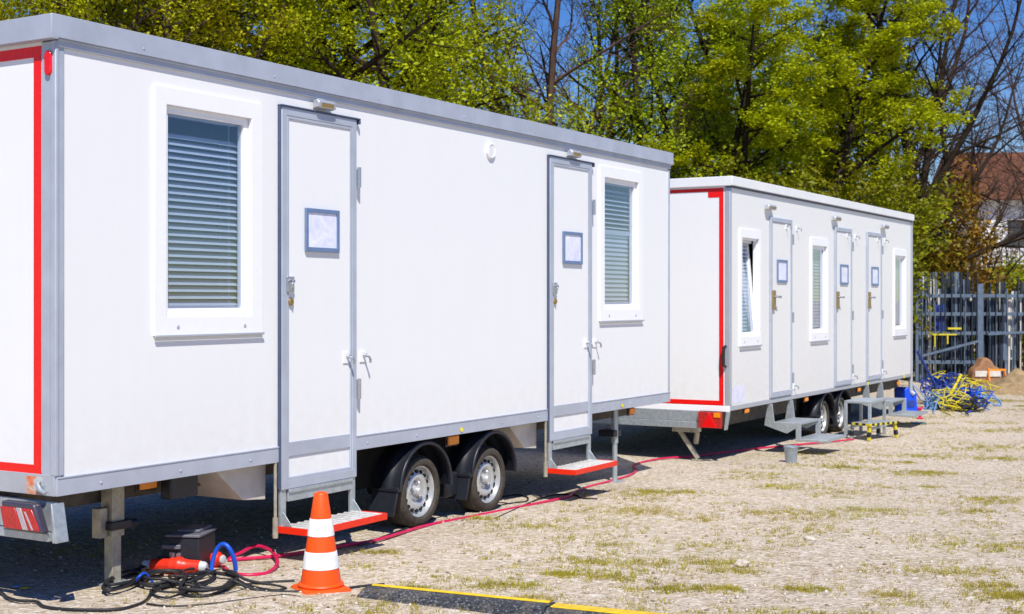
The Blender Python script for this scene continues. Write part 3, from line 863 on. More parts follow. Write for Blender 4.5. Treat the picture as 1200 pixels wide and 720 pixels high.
# --- far trailer ----------------------------------------------------------
L2, W2 = 7.40, 2.5
B2 = -.10                                                  # its ground level
def far_trailer():
    ang = math.atan2(.8622, .5066)
    t = thing('office_trailer', 'white trailer further back with three narrow doors and metal steps', 'trailer', (2.26, 14.17, B2), ang)
    Z = lambda z: z - B2
    wins = [(.262, .900, 1.108, 2.358, 'tilted'), (2.615, 3.305, 1.10, 2.358, 'closed'), (6.385, 7.085, 1.08, 2.342, 'closed')]
    sw = MB()
    wall_with_holes(sw, .05, L2 - .03, Z(.498), Z(2.775), 0, .045, [(a + .04, b - .04, Z(c) + .05, Z(d) - .05) for a, b, c, d, _ in wins])
    sw.build('side_wall', M['white2'], t, smooth=0)
    MB().box(0, .04, .055, W2 - .055, Z(.505), Z(2.79)).build('end_wall', M['white'], t, smooth=0)
    sh = MB().box(.05, L2 - .04, W2 - .04, W2, Z(.49), Z(2.78))
    sh.box(L2 - .04, L2, .04, W2 - .04, Z(.49), Z(2.78))
    sh.build('rear_wall', M['white2'], t, smooth=0)
    MB().box(.04, L2 - .04, .05, W2 - .05, Z(.44), Z(.49)).build('floor', M['under'], t, smooth=0)
    MB().box(-.01, L2 + .008, -.012, W2 + .012, Z(2.785), Z(2.87)).build('roof', M['fascia2'], t, bevel=.004)
    fa = MB().box(-.036, L2 + .03, -.040, -.014, Z(2.792), Z(2.888))
    fa.box(-.038, -.012, -.0395, W2 + .036, Z(2.788), Z(2.886))
    fa.box(-.036, L2 + .03, W2 + .014, W2 + .04, Z(2.792), Z(2.888))
    fa.box(L2 + .012, L2 + .03, -.030, W2 + .03, Z(2.792), Z(2.884))
    fa.build('roof_fascia', M['fascia2'], t, bevel=.005)
    MB().box(0, L2, -.018, -.001, Z(2.770), Z(2.790)).build('roof_trim_or_shadow', M['gasket_shade'], t, bevel=.002)  # dark strip paints the shadow line under the fascia
    for x0, x1 in ((-.005, .050), (L2 - .05, L2 + .005)):
        MB().box(x0, x1, -.005, .054, Z(.50), Z(2.772)).build('corner_post', M['alu_light'], t, bevel=.006)
    MB().box(0, L2, -.010, .03, Z(.450), Z(.497)).build('bottom_rail', M['alu_light'], t, bevel=.003)
    MB().box(-.012, .03, .0005, W2, Z(.440), Z(.500)).build('end_rail', M['upvc'], t, bevel=.003)
    tp = MB().box(-.0035, .001, .068, .116, Z(.505), Z(2.77))
    tp.box(-.003, .001, .1165, W2 - .1, Z(.505), Z(.552))
    tp.box(-.003, .001, .1165, W2 - .1, Z(2.735), Z(2.77))
    tp.box(-.003, .001, .1165, .24, Z(2.672), Z(2.7345))
    tp.build('reflective_tape', M['red_tape'], t, smooth=0)
    hd = MB().tube([(-.005, .045, Z(1.12)), (-.06, .045, Z(1.11)), (-.066, .045, Z(1.02)), (-.06, .045, Z(.92)), (-.005, .045, Z(.91))], .016, 8)
    hd.build('grab_handle', M['black'], t)
    for a, b, c, d, sty in wins: window(t, a, b, Z(c), Z(d), sty, .058)
    for k, x in enumerate((1.185, 3.56, 4.985)):
        w = .715
        d = MB().box(x + .045, x + w - .04, -.014, -.001, Z(.565), Z(2.475)).build('door', M['white2'], t, bevel=.002)
        MB().ring(x, x + w, Z(.512), Z(2.527), .046, .04, .05, .05, -.026, -.0005).build('door_frame', M['alu'], d, bevel=.004)
        sign(d, x + .21, x + .54, Z(1.80), Z(2.058), -.014)
        h = MB().box(x + .02, x + .12, -.04, -.0145, Z(1.49), Z(1.71), 0)
        h.tube([(x + .07, -.04, Z(1.64)), (x + .07, -.08, Z(1.64)), (x + .15, -.085, Z(1.635))], .014, 8, 1)
        h.build('handle', [M['brass'], M['chrome']], d, bevel=.006)
        for z in (2.30, 1.40, .70):
            MB().tube([(x + w + .008, -.03, Z(z) - .06), (x + w + .008, -.03, Z(z) + .06)], .014, 8).build('hinge', M['chrome'], d)
        hook_plate(d, x + .52, Z(2.44), y=-.014, s=.5)
        hook_plate(t, x + .93, Z(2.44), 'wall_hook', s=.5)
        hook_plate(t, x + .83, Z(.60), 'wall_hook', s=.6)
        lamp_over(t, (1.13, 3.55, 5.80)[k], Z(2.63), .24)
    st = MB().box(.07, .42, -.002, -.0005, Z(.52), Z(.70)); st.build('faded_notice', M['paper'], t, smooth=0)
    for x in (3.30, 4.02):
        X = 2.26 + .5066 * x; Y = 14.17 + .8622 * x
        wheel(t, x, .04, Z(gz(X, Y)) + .235, .235)
        mudguard(t, x + .02, Z(.145), .005, .235, .30, -2, 176)
    MB().box(2.7, 4.6, .30, .36, .18, .5).build('wheel_housing', M['under'], t, smooth=0)
    ch = MB().box(.1, 2.7, .20, .26, Z(.26), Z(.445))
    ch.box(4.6, L2, .20, .26, Z(.28), Z(.445))
    ch.box(.1, L2, W2 - .3, W2 - .24, Z(.26), Z(.445))
    ch.build('chassis', M['chassis'], t, bevel=.004)
    db = MB()
    db.bar((L2, .35, Z(.30)), (L2 + 1.5, 1.15, Z(.30)), .08, .12)
    db.bar((L2, W2 - .35, Z(.30)), (L2 + 1.5, 1.35, Z(.30)), .08, .12)
    db.bar((L2 + 1.4, 1.25, Z(.30)), (L2 + 1.9, 1.25, Z(.30)), .10, .12)
    db.build('drawbar', M['under'], t, bevel=.006)
    for x, z in ((.515, .418), (2.505, .416), (4.70, .405), (6.70, .385)): marker(t, x, Z(z), .02, .11, .05)
    for x in (5.06, 6.95): MB().lathe([(.0, -.0125), (.03, -.0125), (.03, -.010)], (x, 0, Z(.475)), 'y', 12).build('yellow_mark', M['yellow_dot'], t)
    pp = MB().tube([(L2 + .045, .02, Z(2.80)), (L2 + .045, .02, Z(.22))], .032, 12)
    pp.tube([(L2 + .045, .02, Z(.22)), (L2 + .06, -.03, Z(.18))], .036, 12)
    pp.build('downpipe', M['alu_light'], t)
    # tail beam, lamp with triangle, folding leg
    tl = MB().box(-.03, .03, .33, W2 - .33, Z(.255), Z(.325))
    tl.box(-.02, .02, .33, W2 - .33, Z(.328), Z(.44))
    tl = tl.build('tail_beam', M['galv'], t, bevel=.004)
    bk = MB().prism([(.0, Z(.44)), (.03, Z(.44)), (.055, Z(.25)), (.035, Z(.25))], 'x', -.03, .03); bk.build('lamp_bracket', M['galv'], tl, bevel=.003)
    lp = MB().box(-.07, -.03, .068, .325, Z(.268), Z(.436)).build('tail_lamp', M['red_dark'], t, bevel=.006)
    MB().prism([(.115, Z(.275)), (.285, Z(.275)), (.20, Z(.43))], 'x', -.082, -.0705).build('triangle_reflector', M['red'], lp, bevel=.003)
    MB().box(-.078, -.0705, .076, .15, Z(.38), Z(.43)).build('amber_lens', M['amber'], lp, bevel=.003)
    lg = MB().box(.02, .16, .38, .66, Z(.205), Z(.25))
    g = gz(2.11, 14.7) - B2
    lg.bar((.09, .60, Z(.21)), (.12, .40, g + .02), .045)
    lg.bar((.09, .40, Z(.21)), (.12, .43, g + .18), .045)
    lg.bar((.12, .36, g + .006), (.12, .46, g + .006), .12, .012)
    lg.build('jack_leg', M['galv_dull'], t, bevel=.003)
    # hanging double steps at the first and third door
    for x in (1.20, 5.0):
        up = Z(.245); lo = Z(.075)
        s = MB().box(x, x + .68, -.34, -.03, up - .025, up, 0).build('entrance_step', M['galv'], t, bevel=.004)
        for sx in (x - .008, x + .682):
            sd = MB().prism([(.02, Z(.448)), (-.035, Z(.448)), (-.06, up), (-.34, up), (-.34, up - .04), (-.20, up - .12), (.06, up - .04)], 'x', sx, sx + .008)
            sd.box(sx - .003, sx + .025, -.36, -.305, lo, up)
            sd.build('step_side', M['galv'], s, bevel=.002)
        MB().box(x - .02, x + .70, -.66, -.30, lo - .03, lo).build('lower_tread', M['galv'], s, bevel=.004)
    return t
far_trailer()

def loc2(x, y):
    return (2.26 + .5066 * x - .8622 * y, 14.17 + .8622 * x + .5066 * y)

# loose frame stand used as a doorstep at the middle door
def step_stand():
    X, Y = loc2(3.70, -.36); z = gz(X, Y)
    t = thing('step_stand', 'tall galvanised frame step standing by the wheels under the middle door of the far trailer', 'step', (X, Y, z), math.atan2(.8622, .5066))
    w, d, h = .66, .34, .46
    MB().box(-w / 2, w / 2, -d / 2, d / 2, h - .03, h).build('platform', M['galv'], t, bevel=.004)
    for sx in (-1, 1):
        for sy in (-1, 1):
            MB().box(sx * w / 2 - .02 - .0 * sx, sx * w / 2 + .02, sy * (d / 2 - .02) - .018, sy * (d / 2 - .02) + .018, 0, h - .031).build('leg', M['galv'], t, bevel=.003)
    b = MB().box(-w / 2 + .021, w / 2 - .021, -d / 2 + .012, -d / 2 + .032, .10, .13)
    b.box(-w / 2 + .021, w / 2 - .021, d / 2 - .032, d / 2 - .012, .10, .13)
    b.build('cross_bar', M['galv'], t, bevel=.002)
step_stand()

def low_bench():
    q = at(1024, 514)
    t = thing('work_platform', 'low folding platform with black and yellow striped rim and feet', 'platform', q, math.atan2(.8622, .5066) - .35)
    MB().box(-.30, .30, -.15, .15, .185, .205).build('deck', M['galv'], t, bevel=.003)
    st = MB()
    for i in range(12):
        st.box(-.306 + i * .051, -.306 + (i + 1) * .051, -.158, -.1505, .180, .208, i % 2)
    for i in range(6):
        st.box(-.3075, -.3005, -.15 + i * .05, -.10 + i * .05, .180, .208, i % 2)
    st.build('striped_edge', [M['yellow'], M['black']], t)
    for sx in (-.26, .26):
        for sy in (-.12, .12):
            l = MB().bar((sx, sy, .184), (sx * 1.08, sy * 1.1, 0), .035, mi=0)
            l.bar((sx * 1.04, sy * 1.05, .10), (sx * 1.065, sy * 1.08, .04), .040, mi=1)
            l.build('leg', [M['yellow'] if sy < 0 else M['galv'], M['black']], t, bevel=.002)
low_bench()

def zinc_bucket():
    q = at(927, 543)
    t = thing('bucket', 'small grey bucket standing on the gravel before the nearest double step', 'bucket', q)
    MB().lathe([(.0, .0), (.055, .0), (.057, .006), (.074, .165), (.080, .172), (.078, .178), (.072, .172), (.055, .012), (.0, .010)], n=28).build('body', M['bucket'], t)
    MB().tube([(.078 * math.cos(a), .078 * math.sin(a) * .55 - .035, .165 - .05 * math.sin(a)) for a in [math.pi * k / 14 for k in range(15)]], .003, 6).build('handle', M['chrome'], t)
zinc_bucket()

# ------------------------------------------------------------------ cone, ramp, cables
def cone():
    q = at(376, 692)
    t = thing('traffic_cone', 'orange traffic cone with two white bands standing in front of the near step', 'cone', q, R(28))
    H, r0, r1 = .525, .108, .036
    rad = lambda z: r0 + (r1 - r0) * (z - .045) / (H - .045)
    b = MB()
    s = .128; n = 8; vs = []; rings = []
    def rr(hw, cr, z):
        out = []
        for cx, cy, a0 in ((hw - cr, hw - cr, 0), (-hw + cr, hw - cr, 90), (-hw + cr, -hw + cr, 180), (hw - cr, -hw + cr, 270)):
            for k in range(n): out.append((cx + cr * math.cos(R(a0 + 90 * k / (n - 1))), cy + cr * math.sin(R(a0 + 90 * k / (n - 1))), z))
        return out
    prof = [(s, .02, 0), (s + .002, .02, .012), (s - .004, .022, .020), (.118, .118, .026), (.124, .124, .034), (.119, .1189, .043), (.109, .1089, .047)]
    for p in prof: vs += rr(*p)
    m = 4 * n
    fs = [(i * m + k, i * m + (k + 1) % m, (i + 1) * m + (k + 1) % m, (i + 1) * m + k) for i in range(len(prof) - 1) for k in range(m)]
    fs += [tuple(range(m)), tuple((len(prof) - 1) * m + k for k in range(m))]
    b.add(vs, fs).build('base', M['orange'], t, smooth=40)
    c = MB().lathe([(rad(.045), .045), (rad(.2), .2), (rad(.40), .40), (rad(.515), .512), (rad(.52) - .004, .521), (.022, .525), (.021, .515), (.0, .515)], n=40)
    c.build('cone_body', M['orange'], t, smooth=40)
    for z0, z1 in ((.122, .213), (.294, .386)):
        MB().lathe([(rad(z0) + .0005, z0), (rad(z0) + .0025, z0 + .002), (rad(z1) + .0025, z1 - .002), (rad(z1) + .0005, z1)], n=40).build('white_band', M['cone_white'], t, smooth=40)
cone()

def cable_ramp():
    a = at(437, 684, .048); b = at(790, 719.5, .048); c = at(648, 705.5, .048); d = Vector((b.x - a.x, b.y - a.y, 0)); ang = math.atan2(d.y, d.x)
    n = Vector((-math.sin(ang), math.cos(ang), 0))
    L = (c - a).length
    def module(start, length, label, seed, lw):
        t = thing('cable_ramp', label, 'cable ramp', start, ang, 'cable ramp sections laid end to end')
        body = MB().prism([(-.13, .0), (.15, .0), (.15, .010), (.065, .042), (-.045, .042), (-.13, .006)], 'x', 0, length)
        rng = random.Random(seed)
        k = 0
        while k * .045 < length - .05:                      # raised studs on the near flank
            for j in range(2):
                y = -.108 + j * .034; z = .006 + (y + .13) / .085 * .036
                body.box(k * .045 + .012 + j * .02, k * .045 + .034 + j * .02, y - .010, y + .010, z - .006, z + .006)
            k += 1
        body.build('rubber_body', M['ramp_rubber'], t, bevel=.002)
        lid = MB().prism([(.056 - lw, .0425), (.056, .0425), (.050, .050), (.062 - lw, .050)], 'x', .01, length - .01)
        lid.build('lid', M['lid_yellow'], t, bevel=.003)
        return t
    a = a - n * .056; a.z = gz(a.x, a.y)
    module(a, L, 'black rubber cable ramp with thin yellow lid, its end beside the cone', 1, .034)
    u = d.normalized()
    module(a + u * (L + .012) - n * .012 + Vector((0, 0, gz(b.x, b.y) - a.z)), 1.0, 'black rubber cable ramp with yellow lid, cut off by the bottom edge of the photo', 2, .085)
cable_ramp()

def ground_tube(name, label, cat, pix, r, mat, group=None, sub=6, n=8):
    """pix: (px, py[, height above ground])"""
    pts = [at(p[0], p[1], r + (p[2] if len(p) > 2 else 0)) for p in pix]
    o = MB().tube(spline(pts, sub), r, n).build(name, mat, smooth=60)
    return tag(o, label, cat, group)

ground_tube('hose', 'crimson hose looped by the black case and running along below both trailers', 'hose',
            [(262, 664), (272, 672), (292, 674), (314, 671), (325, 660, .01), (318, 646, .03), (300, 640, .035), (282, 648, .02), (268, 656), (285, 655), (330, 651), (400, 640), (445, 632), (500, 616), (560, 604),
             (600, 596), (640, 588), (666, 582), (673, 577), (688, 571), (715, 564), (738, 557), (746, 551), (742, 546), (756, 541), (780, 537), (810, 535), (850, 530), (885, 526), (915, 523), (960, 519), (1000, 515)],
            .011, M['pink'])
CG = 'black cables on the ground'
ground_tube('cable', 'thin black cable coming from the left edge and curving to the plug', 'cable',
            [(-30, 683), (0, 694), (8, 700), (22, 704), (42, 705), (52, 711), (75, 714), (110, 715), (140, 714), (160, 709), (172, 703), (180, 692, .01), (200, 684, .02)], .008, M['cable'], CG)
def coil(name, label, cx, cy, rx, ry, turns, r, mat, seed, group, tail=None, cat='cable', lift=.02):
    rng = random.Random(seed)
    c = at(cx, cy); k = c.y / F
    pts = []
    N = int(turns * 12)
    for i in range(N):
        a = 2 * math.pi * i / 12 + seed
        e = 1 + rng.uniform(-.12, .12)
        X = c.x + rx * k * e * math.cos(a); Y = c.y + ry * k * e * math.sin(a)
        pts.append(Vector((X, Y, gz(X, Y) + r + i * lift * 2 / N + .012 * (1 + math.sin(a * 1.5 + seed)) * .5)))
    if tail:
        pts += [at(p[0], p[1], r + (p[2] if len(p) > 2 else 0)) for p in tail]
    o = MB().tube(spline(pts, 3), r, 7).build(name, mat, smooth=60)
    return tag(o, label, cat, group)
coil('cable', 'tight double coil of black cable left of the red plug', 147, 686, 16, 60, 3.2, .0085, M['cable'], 1, CG)
coil('cable', 'loose black cable loop lying below the red plug', 192, 684, 24, 40, 2.6, .009, M['cable'], 2, CG, [(250, 690), (300, 684), (345, 681)])
coil('cable', 'wide tangle of black cable between the plug and the cone', 244, 690, 30, 60, 2.6, .009, M['cable'], 3, CG, [(300, 692), (350, 694), (395, 692), (420, 688), (450, 685)])
ground_tube('cable', 'black cable arching from the case down to the gravel', 'cable',
            [(262, 668, .05), (275, 672, .05), (290, 680, .02), (320, 686), (335, 690), (318, 692), (290, 686), (272, 676, .02), (255, 672, .03)], .0085, M['cable'], CG)
ground_tube('cable', 'thin black cable lying lowest on the gravel left of the cone', 'cable',
            [(172, 708), (200, 711), (240, 709), (280, 704), (330, 698), (352, 700)], .0065, M['cable'], CG)
ground_tube('cable', 'black cable beside the tyres along the crimson hose', 'cable',
            [(420, 640), (500, 611), (545, 601), (600, 590), (616, 588), (618, 583), (606, 580), (590, 582)], .007, M['cable'], CG)
ground_tube('cable', 'black cable trailing beneath the second step of the near trailer', 'cable',
            [(580, 608), (640, 582), (672, 580), (682, 584), (700, 585)], .007, M['cable'], CG)
coil('cable', 'thin black cable coil lying flat right under the grey plug end', 228, 683, 20, 46, 2.4, .0065, M['cable'], 5, CG)
coil('cable', 'thin black cable loops spread nearest the camera below the plug', 205, 695, 26, 44, 2.2, .006, M['cable'], 8, CG, [(236, 698), (262, 697), (290, 690)])
ground_tube('cable', 'short blue lead poking out below the big red plug', 'cable', [(158, 683, .02), (163, 676, .06), (170, 672, .07), (177, 680, .03), (186, 688, .01), (200, 684)], .007, M['blue'])
def blue_loop():
    c = at(262, 672)
    u = Vector((.95, .2, 0)); P = []
    for i in range(15):
        a = math.pi * (i / 14)
        P.append(c + u * (-.07 * math.cos(a)) + Vector((0, .02 * math.sin(2 * a), .015 + .15 * math.sin(a))))
    o = MB().tube(spline(P, 4), .013, 10).build('cable', M['blue'], smooth=60)
    tag(o, 'bright blue cable bent in an upright arch right of the black case', 'cable')
    tie = None
blue_loop()

def plug(px0, py0, px1, py1, Y, label, scale=1.0):
    """industrial plug and socket coupled in line: red barrels, flange, grey glands"""
    a = pt(px0, py0, Y); b = pt(px1, py1, Y - .05)
    a.z = max(a.z, gz(a.x, a.y) + .05); b.z = max(b.z, gz(b.x, b.y) + .05)
    d = (b - a); L = d.length
    t = thing('power_plug', label, 'plug', (a.x, a.y, gz(a.x, a.y)))
    q = d.to_track_quat('Z', 'Y'); off = Vector((0, 0, a.z - gz(a.x, a.y)))
    def part(name, prof, mat):
        o = MB().lathe([(r * scale, h * L) for r, h in prof], n=24).build(name, mat, t, smooth=40)
        o.rotation_mode = 'QUATERNION'; o.rotation_quaternion = q; o.location = off
        return o
    part('plug_body', [(.030, .08), (.036, .12), (.038, .40), (.044, .42), (.044, .50)], M['plug'])
    part('socket_body', [(.048, .505), (.050, .52), (.050, .60), (.042, .63), (.036, .72), (.034, .92)], M['plug'])
    part('cable_gland', [(.018, -.06), (.024, -.05), (.027, .075)], M['plug_grey'])
    part('cable_gland', [(.031, .925), (.028, 1.0), (.018, 1.04)], M['plug_grey'])
    lid = MB().box(-.03, .03, -.062, -.046, L * .36, L * .56).build('hinged_lid', M['plug'], t, bevel=.008)
    lid.rotation_mode = 'QUATERNION'; lid.rotation_quaternion = q; lid.location = off
    return t
plug(172, 665, 240, 674, 7.72, 'large red coupled power plug with grey ends lying before the black case')
plug(246, 655, 262, 660, 7.95, 'short red plug half hidden between the black case and the blue cable', .85)

def case():
    q = at(212, 671)
    t = thing('equipment_case', 'charcoal plastic case with sloping side and grey ledges under the near trailer', 'case', (q.x, q.y + .12, gz(q.x, q.y + .12)), R(-8))
    w, h = .125, .20
    MB().prism([(-.20, .0), (w, .0), (w, h), (-.05, h), (-.10, .10), (-.20, .05)], 'y', -.12, .14).build('body', M['case'], t, bevel=.006)
    ld = MB().box(-.075, w + .006, -.128, .145, h + .001, h + .016)
    ld.box(-.03, .10, -.05, .145, h + .0165, h + .034)
    ld.build('lid', M['case_edge'], t, bevel=.004)
    MB().box(-.09, .02, -.140, -.1205, .135, .16).build('handle', M['case_edge'], t, bevel=.004)
    s = MB().box(-.05, -.02, -.126, -.1205, .085, .115, 0); s.lathe([(.0, -.128), (.013, -.128), (.015, -.1205)], (.005, 0, .10), 'y', 14, 0)
    s.build('switch', M['chrome'], t)
case()

def stone(px, py, r, label, seed):
    q = at(px, py); rng = random.Random(seed)
    bm = bmesh.new(); bmesh.ops.create_icosphere(bm, subdivisions=3, radius=1)
    ph = [rng.uniform(0, 6) for _ in range(6)]
    for v in bm.verts:
        c = v.co.copy()
        k = 1 + .16 * math.sin(3.1 * c.x + ph[0]) * math.sin(2.7 * c.y + ph[1]) + .12 * math.sin(4.3 * c.z + ph[2] + 2 * c.x) + .05 * math.sin(9 * c.y + ph[3])
        v.co = Vector((c.x * r * 1.25 * k, c.y * r * k, c.z * r * .72 * k + r * .42))
    me = bpy.data.meshes.new('stone'); bm.to_mesh(me); bm.free(); me.materials.append(M['stone'])
    me.polygons.foreach_set('use_smooth', [True] * len(me.polygons)); me.set_sharp_from_angle(angle=R(30))
    o = bpy.data.objects.new('stone', me); COL.objects.link(o); o.location = q
    tag(o, label, 'stone')
stone(870, 663, .032, 'tan fist-sized stone lying alone in the middle of the gravel', 1)
stone(949, 635, .036, 'pale grey stone further back on the gravel than the tan one', 2)

def litter(px, py, mat, label, cat):
    q = at(px, py)
    o = MB().prism([(-.02, -.012), (.018, -.016), (.024, .008), (-.01, .016)], 'z', 0, .006).build('litter', mat, bevel=.001)
    o.location = q + Vector((0, 0, .002)); tag(o, label, cat)
litter(29, 690, M['yellow'], 'scrap of yellow litter in the shade under the near trailer', 'litter')
litter(19, 688, M['blue_pale'], 'scrap of pale blue litter in the shade under the near trailer', 'litter')

# ------------------------------------------------------------------ yard clutter at the right
def blue_crate():
    q = at(1061, 484)
    t = thing('plastic_box', 'bright blue plastic box behind the far corner of the far trailer', 'box', q, R(20))
    MB().prism([(-.10, 0), (.12, 0), (.10, .33), (-.06, .40), (-.11, .36)], 'y', -.14, .14).build('body', M['blue_box'], t, bevel=.012)
    MB().box(-.06, .06, -.152, -.141, .10, .20).build('recess_shade', M['blue_dark'], t, bevel=.01)  # raised navy plate, shade of a hollow put into its colour
    l = MB().prism([(.12, 0), (.22, 0), (.12, .14)], 'y', -.1, .1); l.build('flap', M['blue_dark'], t, bevel=.006)
blue_crate()
def red_post():
    q = at(1078, 491)
    t = thing('bottle_jack', 'short red post with round foot beside the blue plastic box', 'jack', q)
    MB().lathe([(.05, 0), (.05, .012), (.02, .02), (.02, .13), (.03, .14), (.03, .16)], n=16).build('column', M['pink'], t)
    MB().bar((-.04, 0, .15), (.05, 0, .165), .02).build('head', M['pink'], t)
red_post()
def teal_mat():
    q = at(1075, 497)
    o = MB().prism([(-.10, -.09), (.09, -.10), (.11, .08), (-.07, .10)], 'z', 0, .02).build('lid', M['teal'], bevel=.006)
    o.location = q; tag(o, 'flat teal lid lying on the gravel before the red post', 'lid')
teal_mat()

def heap():
    """loose cables and straps thrown over the drawbar"""
    rng = random.Random(5)
    spec = [  # px, py (foot), height, radius, material, label
        (1092, 480, .18, .20, 'blue_pale', 'pale blue cable coil nearest the downpipe of the far trailer'),
        (1104, 474, .34, .22, 'blue', 'bright blue cable coil in the left half of the heap'),
        (1117, 482, .22, .21, 'yellow', 'yellow strap coil low in the middle of the heap'),
        (1127, 474, .40, .23, 'blue_dark', 'navy cable coil piled high in the middle of the heap'),
        (1138, 480, .22, .22, 'blue', 'bright blue cable coil at the right end of the heap'),
        (1142, 478, .42, .20, 'yellow', 'yellow strap coil lying over the right end of the heap'),
        (1110, 472, .52, .20, 'yellow', 'yellow strap coil topmost in the heap'),
        (1150, 476, .20, .16, 'blue_pale', 'pale blue cable coil furthest right in the heap'),
        (1098, 474, .50, .17, 'blue_dark', 'navy cable coil high on the left of the heap'),
        (1132, 482, .12, .20, 'cable', 'black cable coil under the yellow straps of the heap'),
    ]
    for k, (px, py, h, r, mk, lab) in enumerate(spec):
        q = at(px, py)
        ax = Vector((rng.uniform(-.6, .6), rng.uniform(-1, -.3), rng.uniform(.2, .8))).normalized()
        a = ax.orthogonal().normalized(); b = ax.cross(a)
        P = []
        th = rng.uniform(0, 6.28)
        for i in range(46):
            th += rng.uniform(.25, 1.25)
            if rng.random() < .12: a = Vector((rng.uniform(-1, 1), rng.uniform(-1, 1), rng.uniform(-.6, .6))).normalized(); b = ax.cross(a).normalized()
            rr = r * .85 * rng.uniform(.4, 1.45)
            p = q + Vector((0, 0, h * .62)) + (a * math.cos(th) + b * math.sin(th)) * rr + Vector((rng.uniform(-.22, .22), rng.uniform(-.15, .15), rng.uniform(-.10, .10)))
            p.z = max(p.z, gz(p.x, p.y) + .02)
            P.append(p)
        e = at(px + rng.uniform(-10, 10), py + 6); P.append(e + Vector((0, 0, .02)))
        o = MB().tube(spline(P, 3), .011 if mk != 'yellow' else .008, 6).build('cable_coil', M[mk], smooth=60)
        tag(o, lab, 'cable coil', 'blue and yellow coils heaped on the drawbar')
    # stakes and props leaning in the heap
    for px0, py0, px1, py1, mk, lab in [(1075, 412, 1096, 452, 'blue_dark', 'slanting navy pole leaning behind the downpipe'),
                                        (1110, 470, 1126, 440, 'yellow', 'slanting yellow pole rising out of the heap'),
                                        (1101, 498, 1095, 478, 'teal', 'short teal stake stuck out of the front of the heap'),
                                        (1112, 488, 1113, 470, 'yellow', 'stubby yellow peg at the foot of the heap')]:
        a = at(1095, 478)
        p0 = pt(px0, py0, a.y - .3); p1 = pt(px1, py1, a.y + .05)
        for p in (p0, p1): p.z = max(p.z, gz(p.x, p.y) + .01)
        m = MB().tube([p0, p1], .022 if 'peg' not in lab else .04, 8)
        m.tube([p1 - (p1 - p0).normalized() * .03, p1], .032, 8)
        tag(m.build('pole', M[mk]), lab, 'pole')
heap()

def dirt_heap():
    c = at(1190, 462)
    bm = bmesh.new(); bmesh.ops.create_grid(bm, x_segments=40, y_segments=30, size=1)
    rng = random.Random(2)
    for v in bm.verts:
        x, y = v.co.x, v.co.y
        r = math.sqrt(x * x + y * y)
        h = max(0, 1 - r) ** .75 * .42 * (1 + .35 * math.sin(5 * x + 1) * math.cos(4 * y)) + .03 * rng.random() * (r < .95)
        v.co = Vector((x * .9, y * .7, h * .85 - .02))
    me = bpy.data.meshes.new('dirt_heap'); bm.to_mesh(me); bm.free(); me.materials.append(simple('heap_soil', lin((150, 128, 98)), .95, 0, .2, .35, 9, .8, 30))
    me.polygons.foreach_set('use_smooth', [True] * len(me.polygons))
    o = bpy.data.objects.new('dirt_heap', me); COL.objects.link(o); o.location = c + Vector((.15, .4, 0))
    tag(o, 'low heap of sandy gravel in front of the racks at the right edge', 'gravel heap')
dirt_heap()

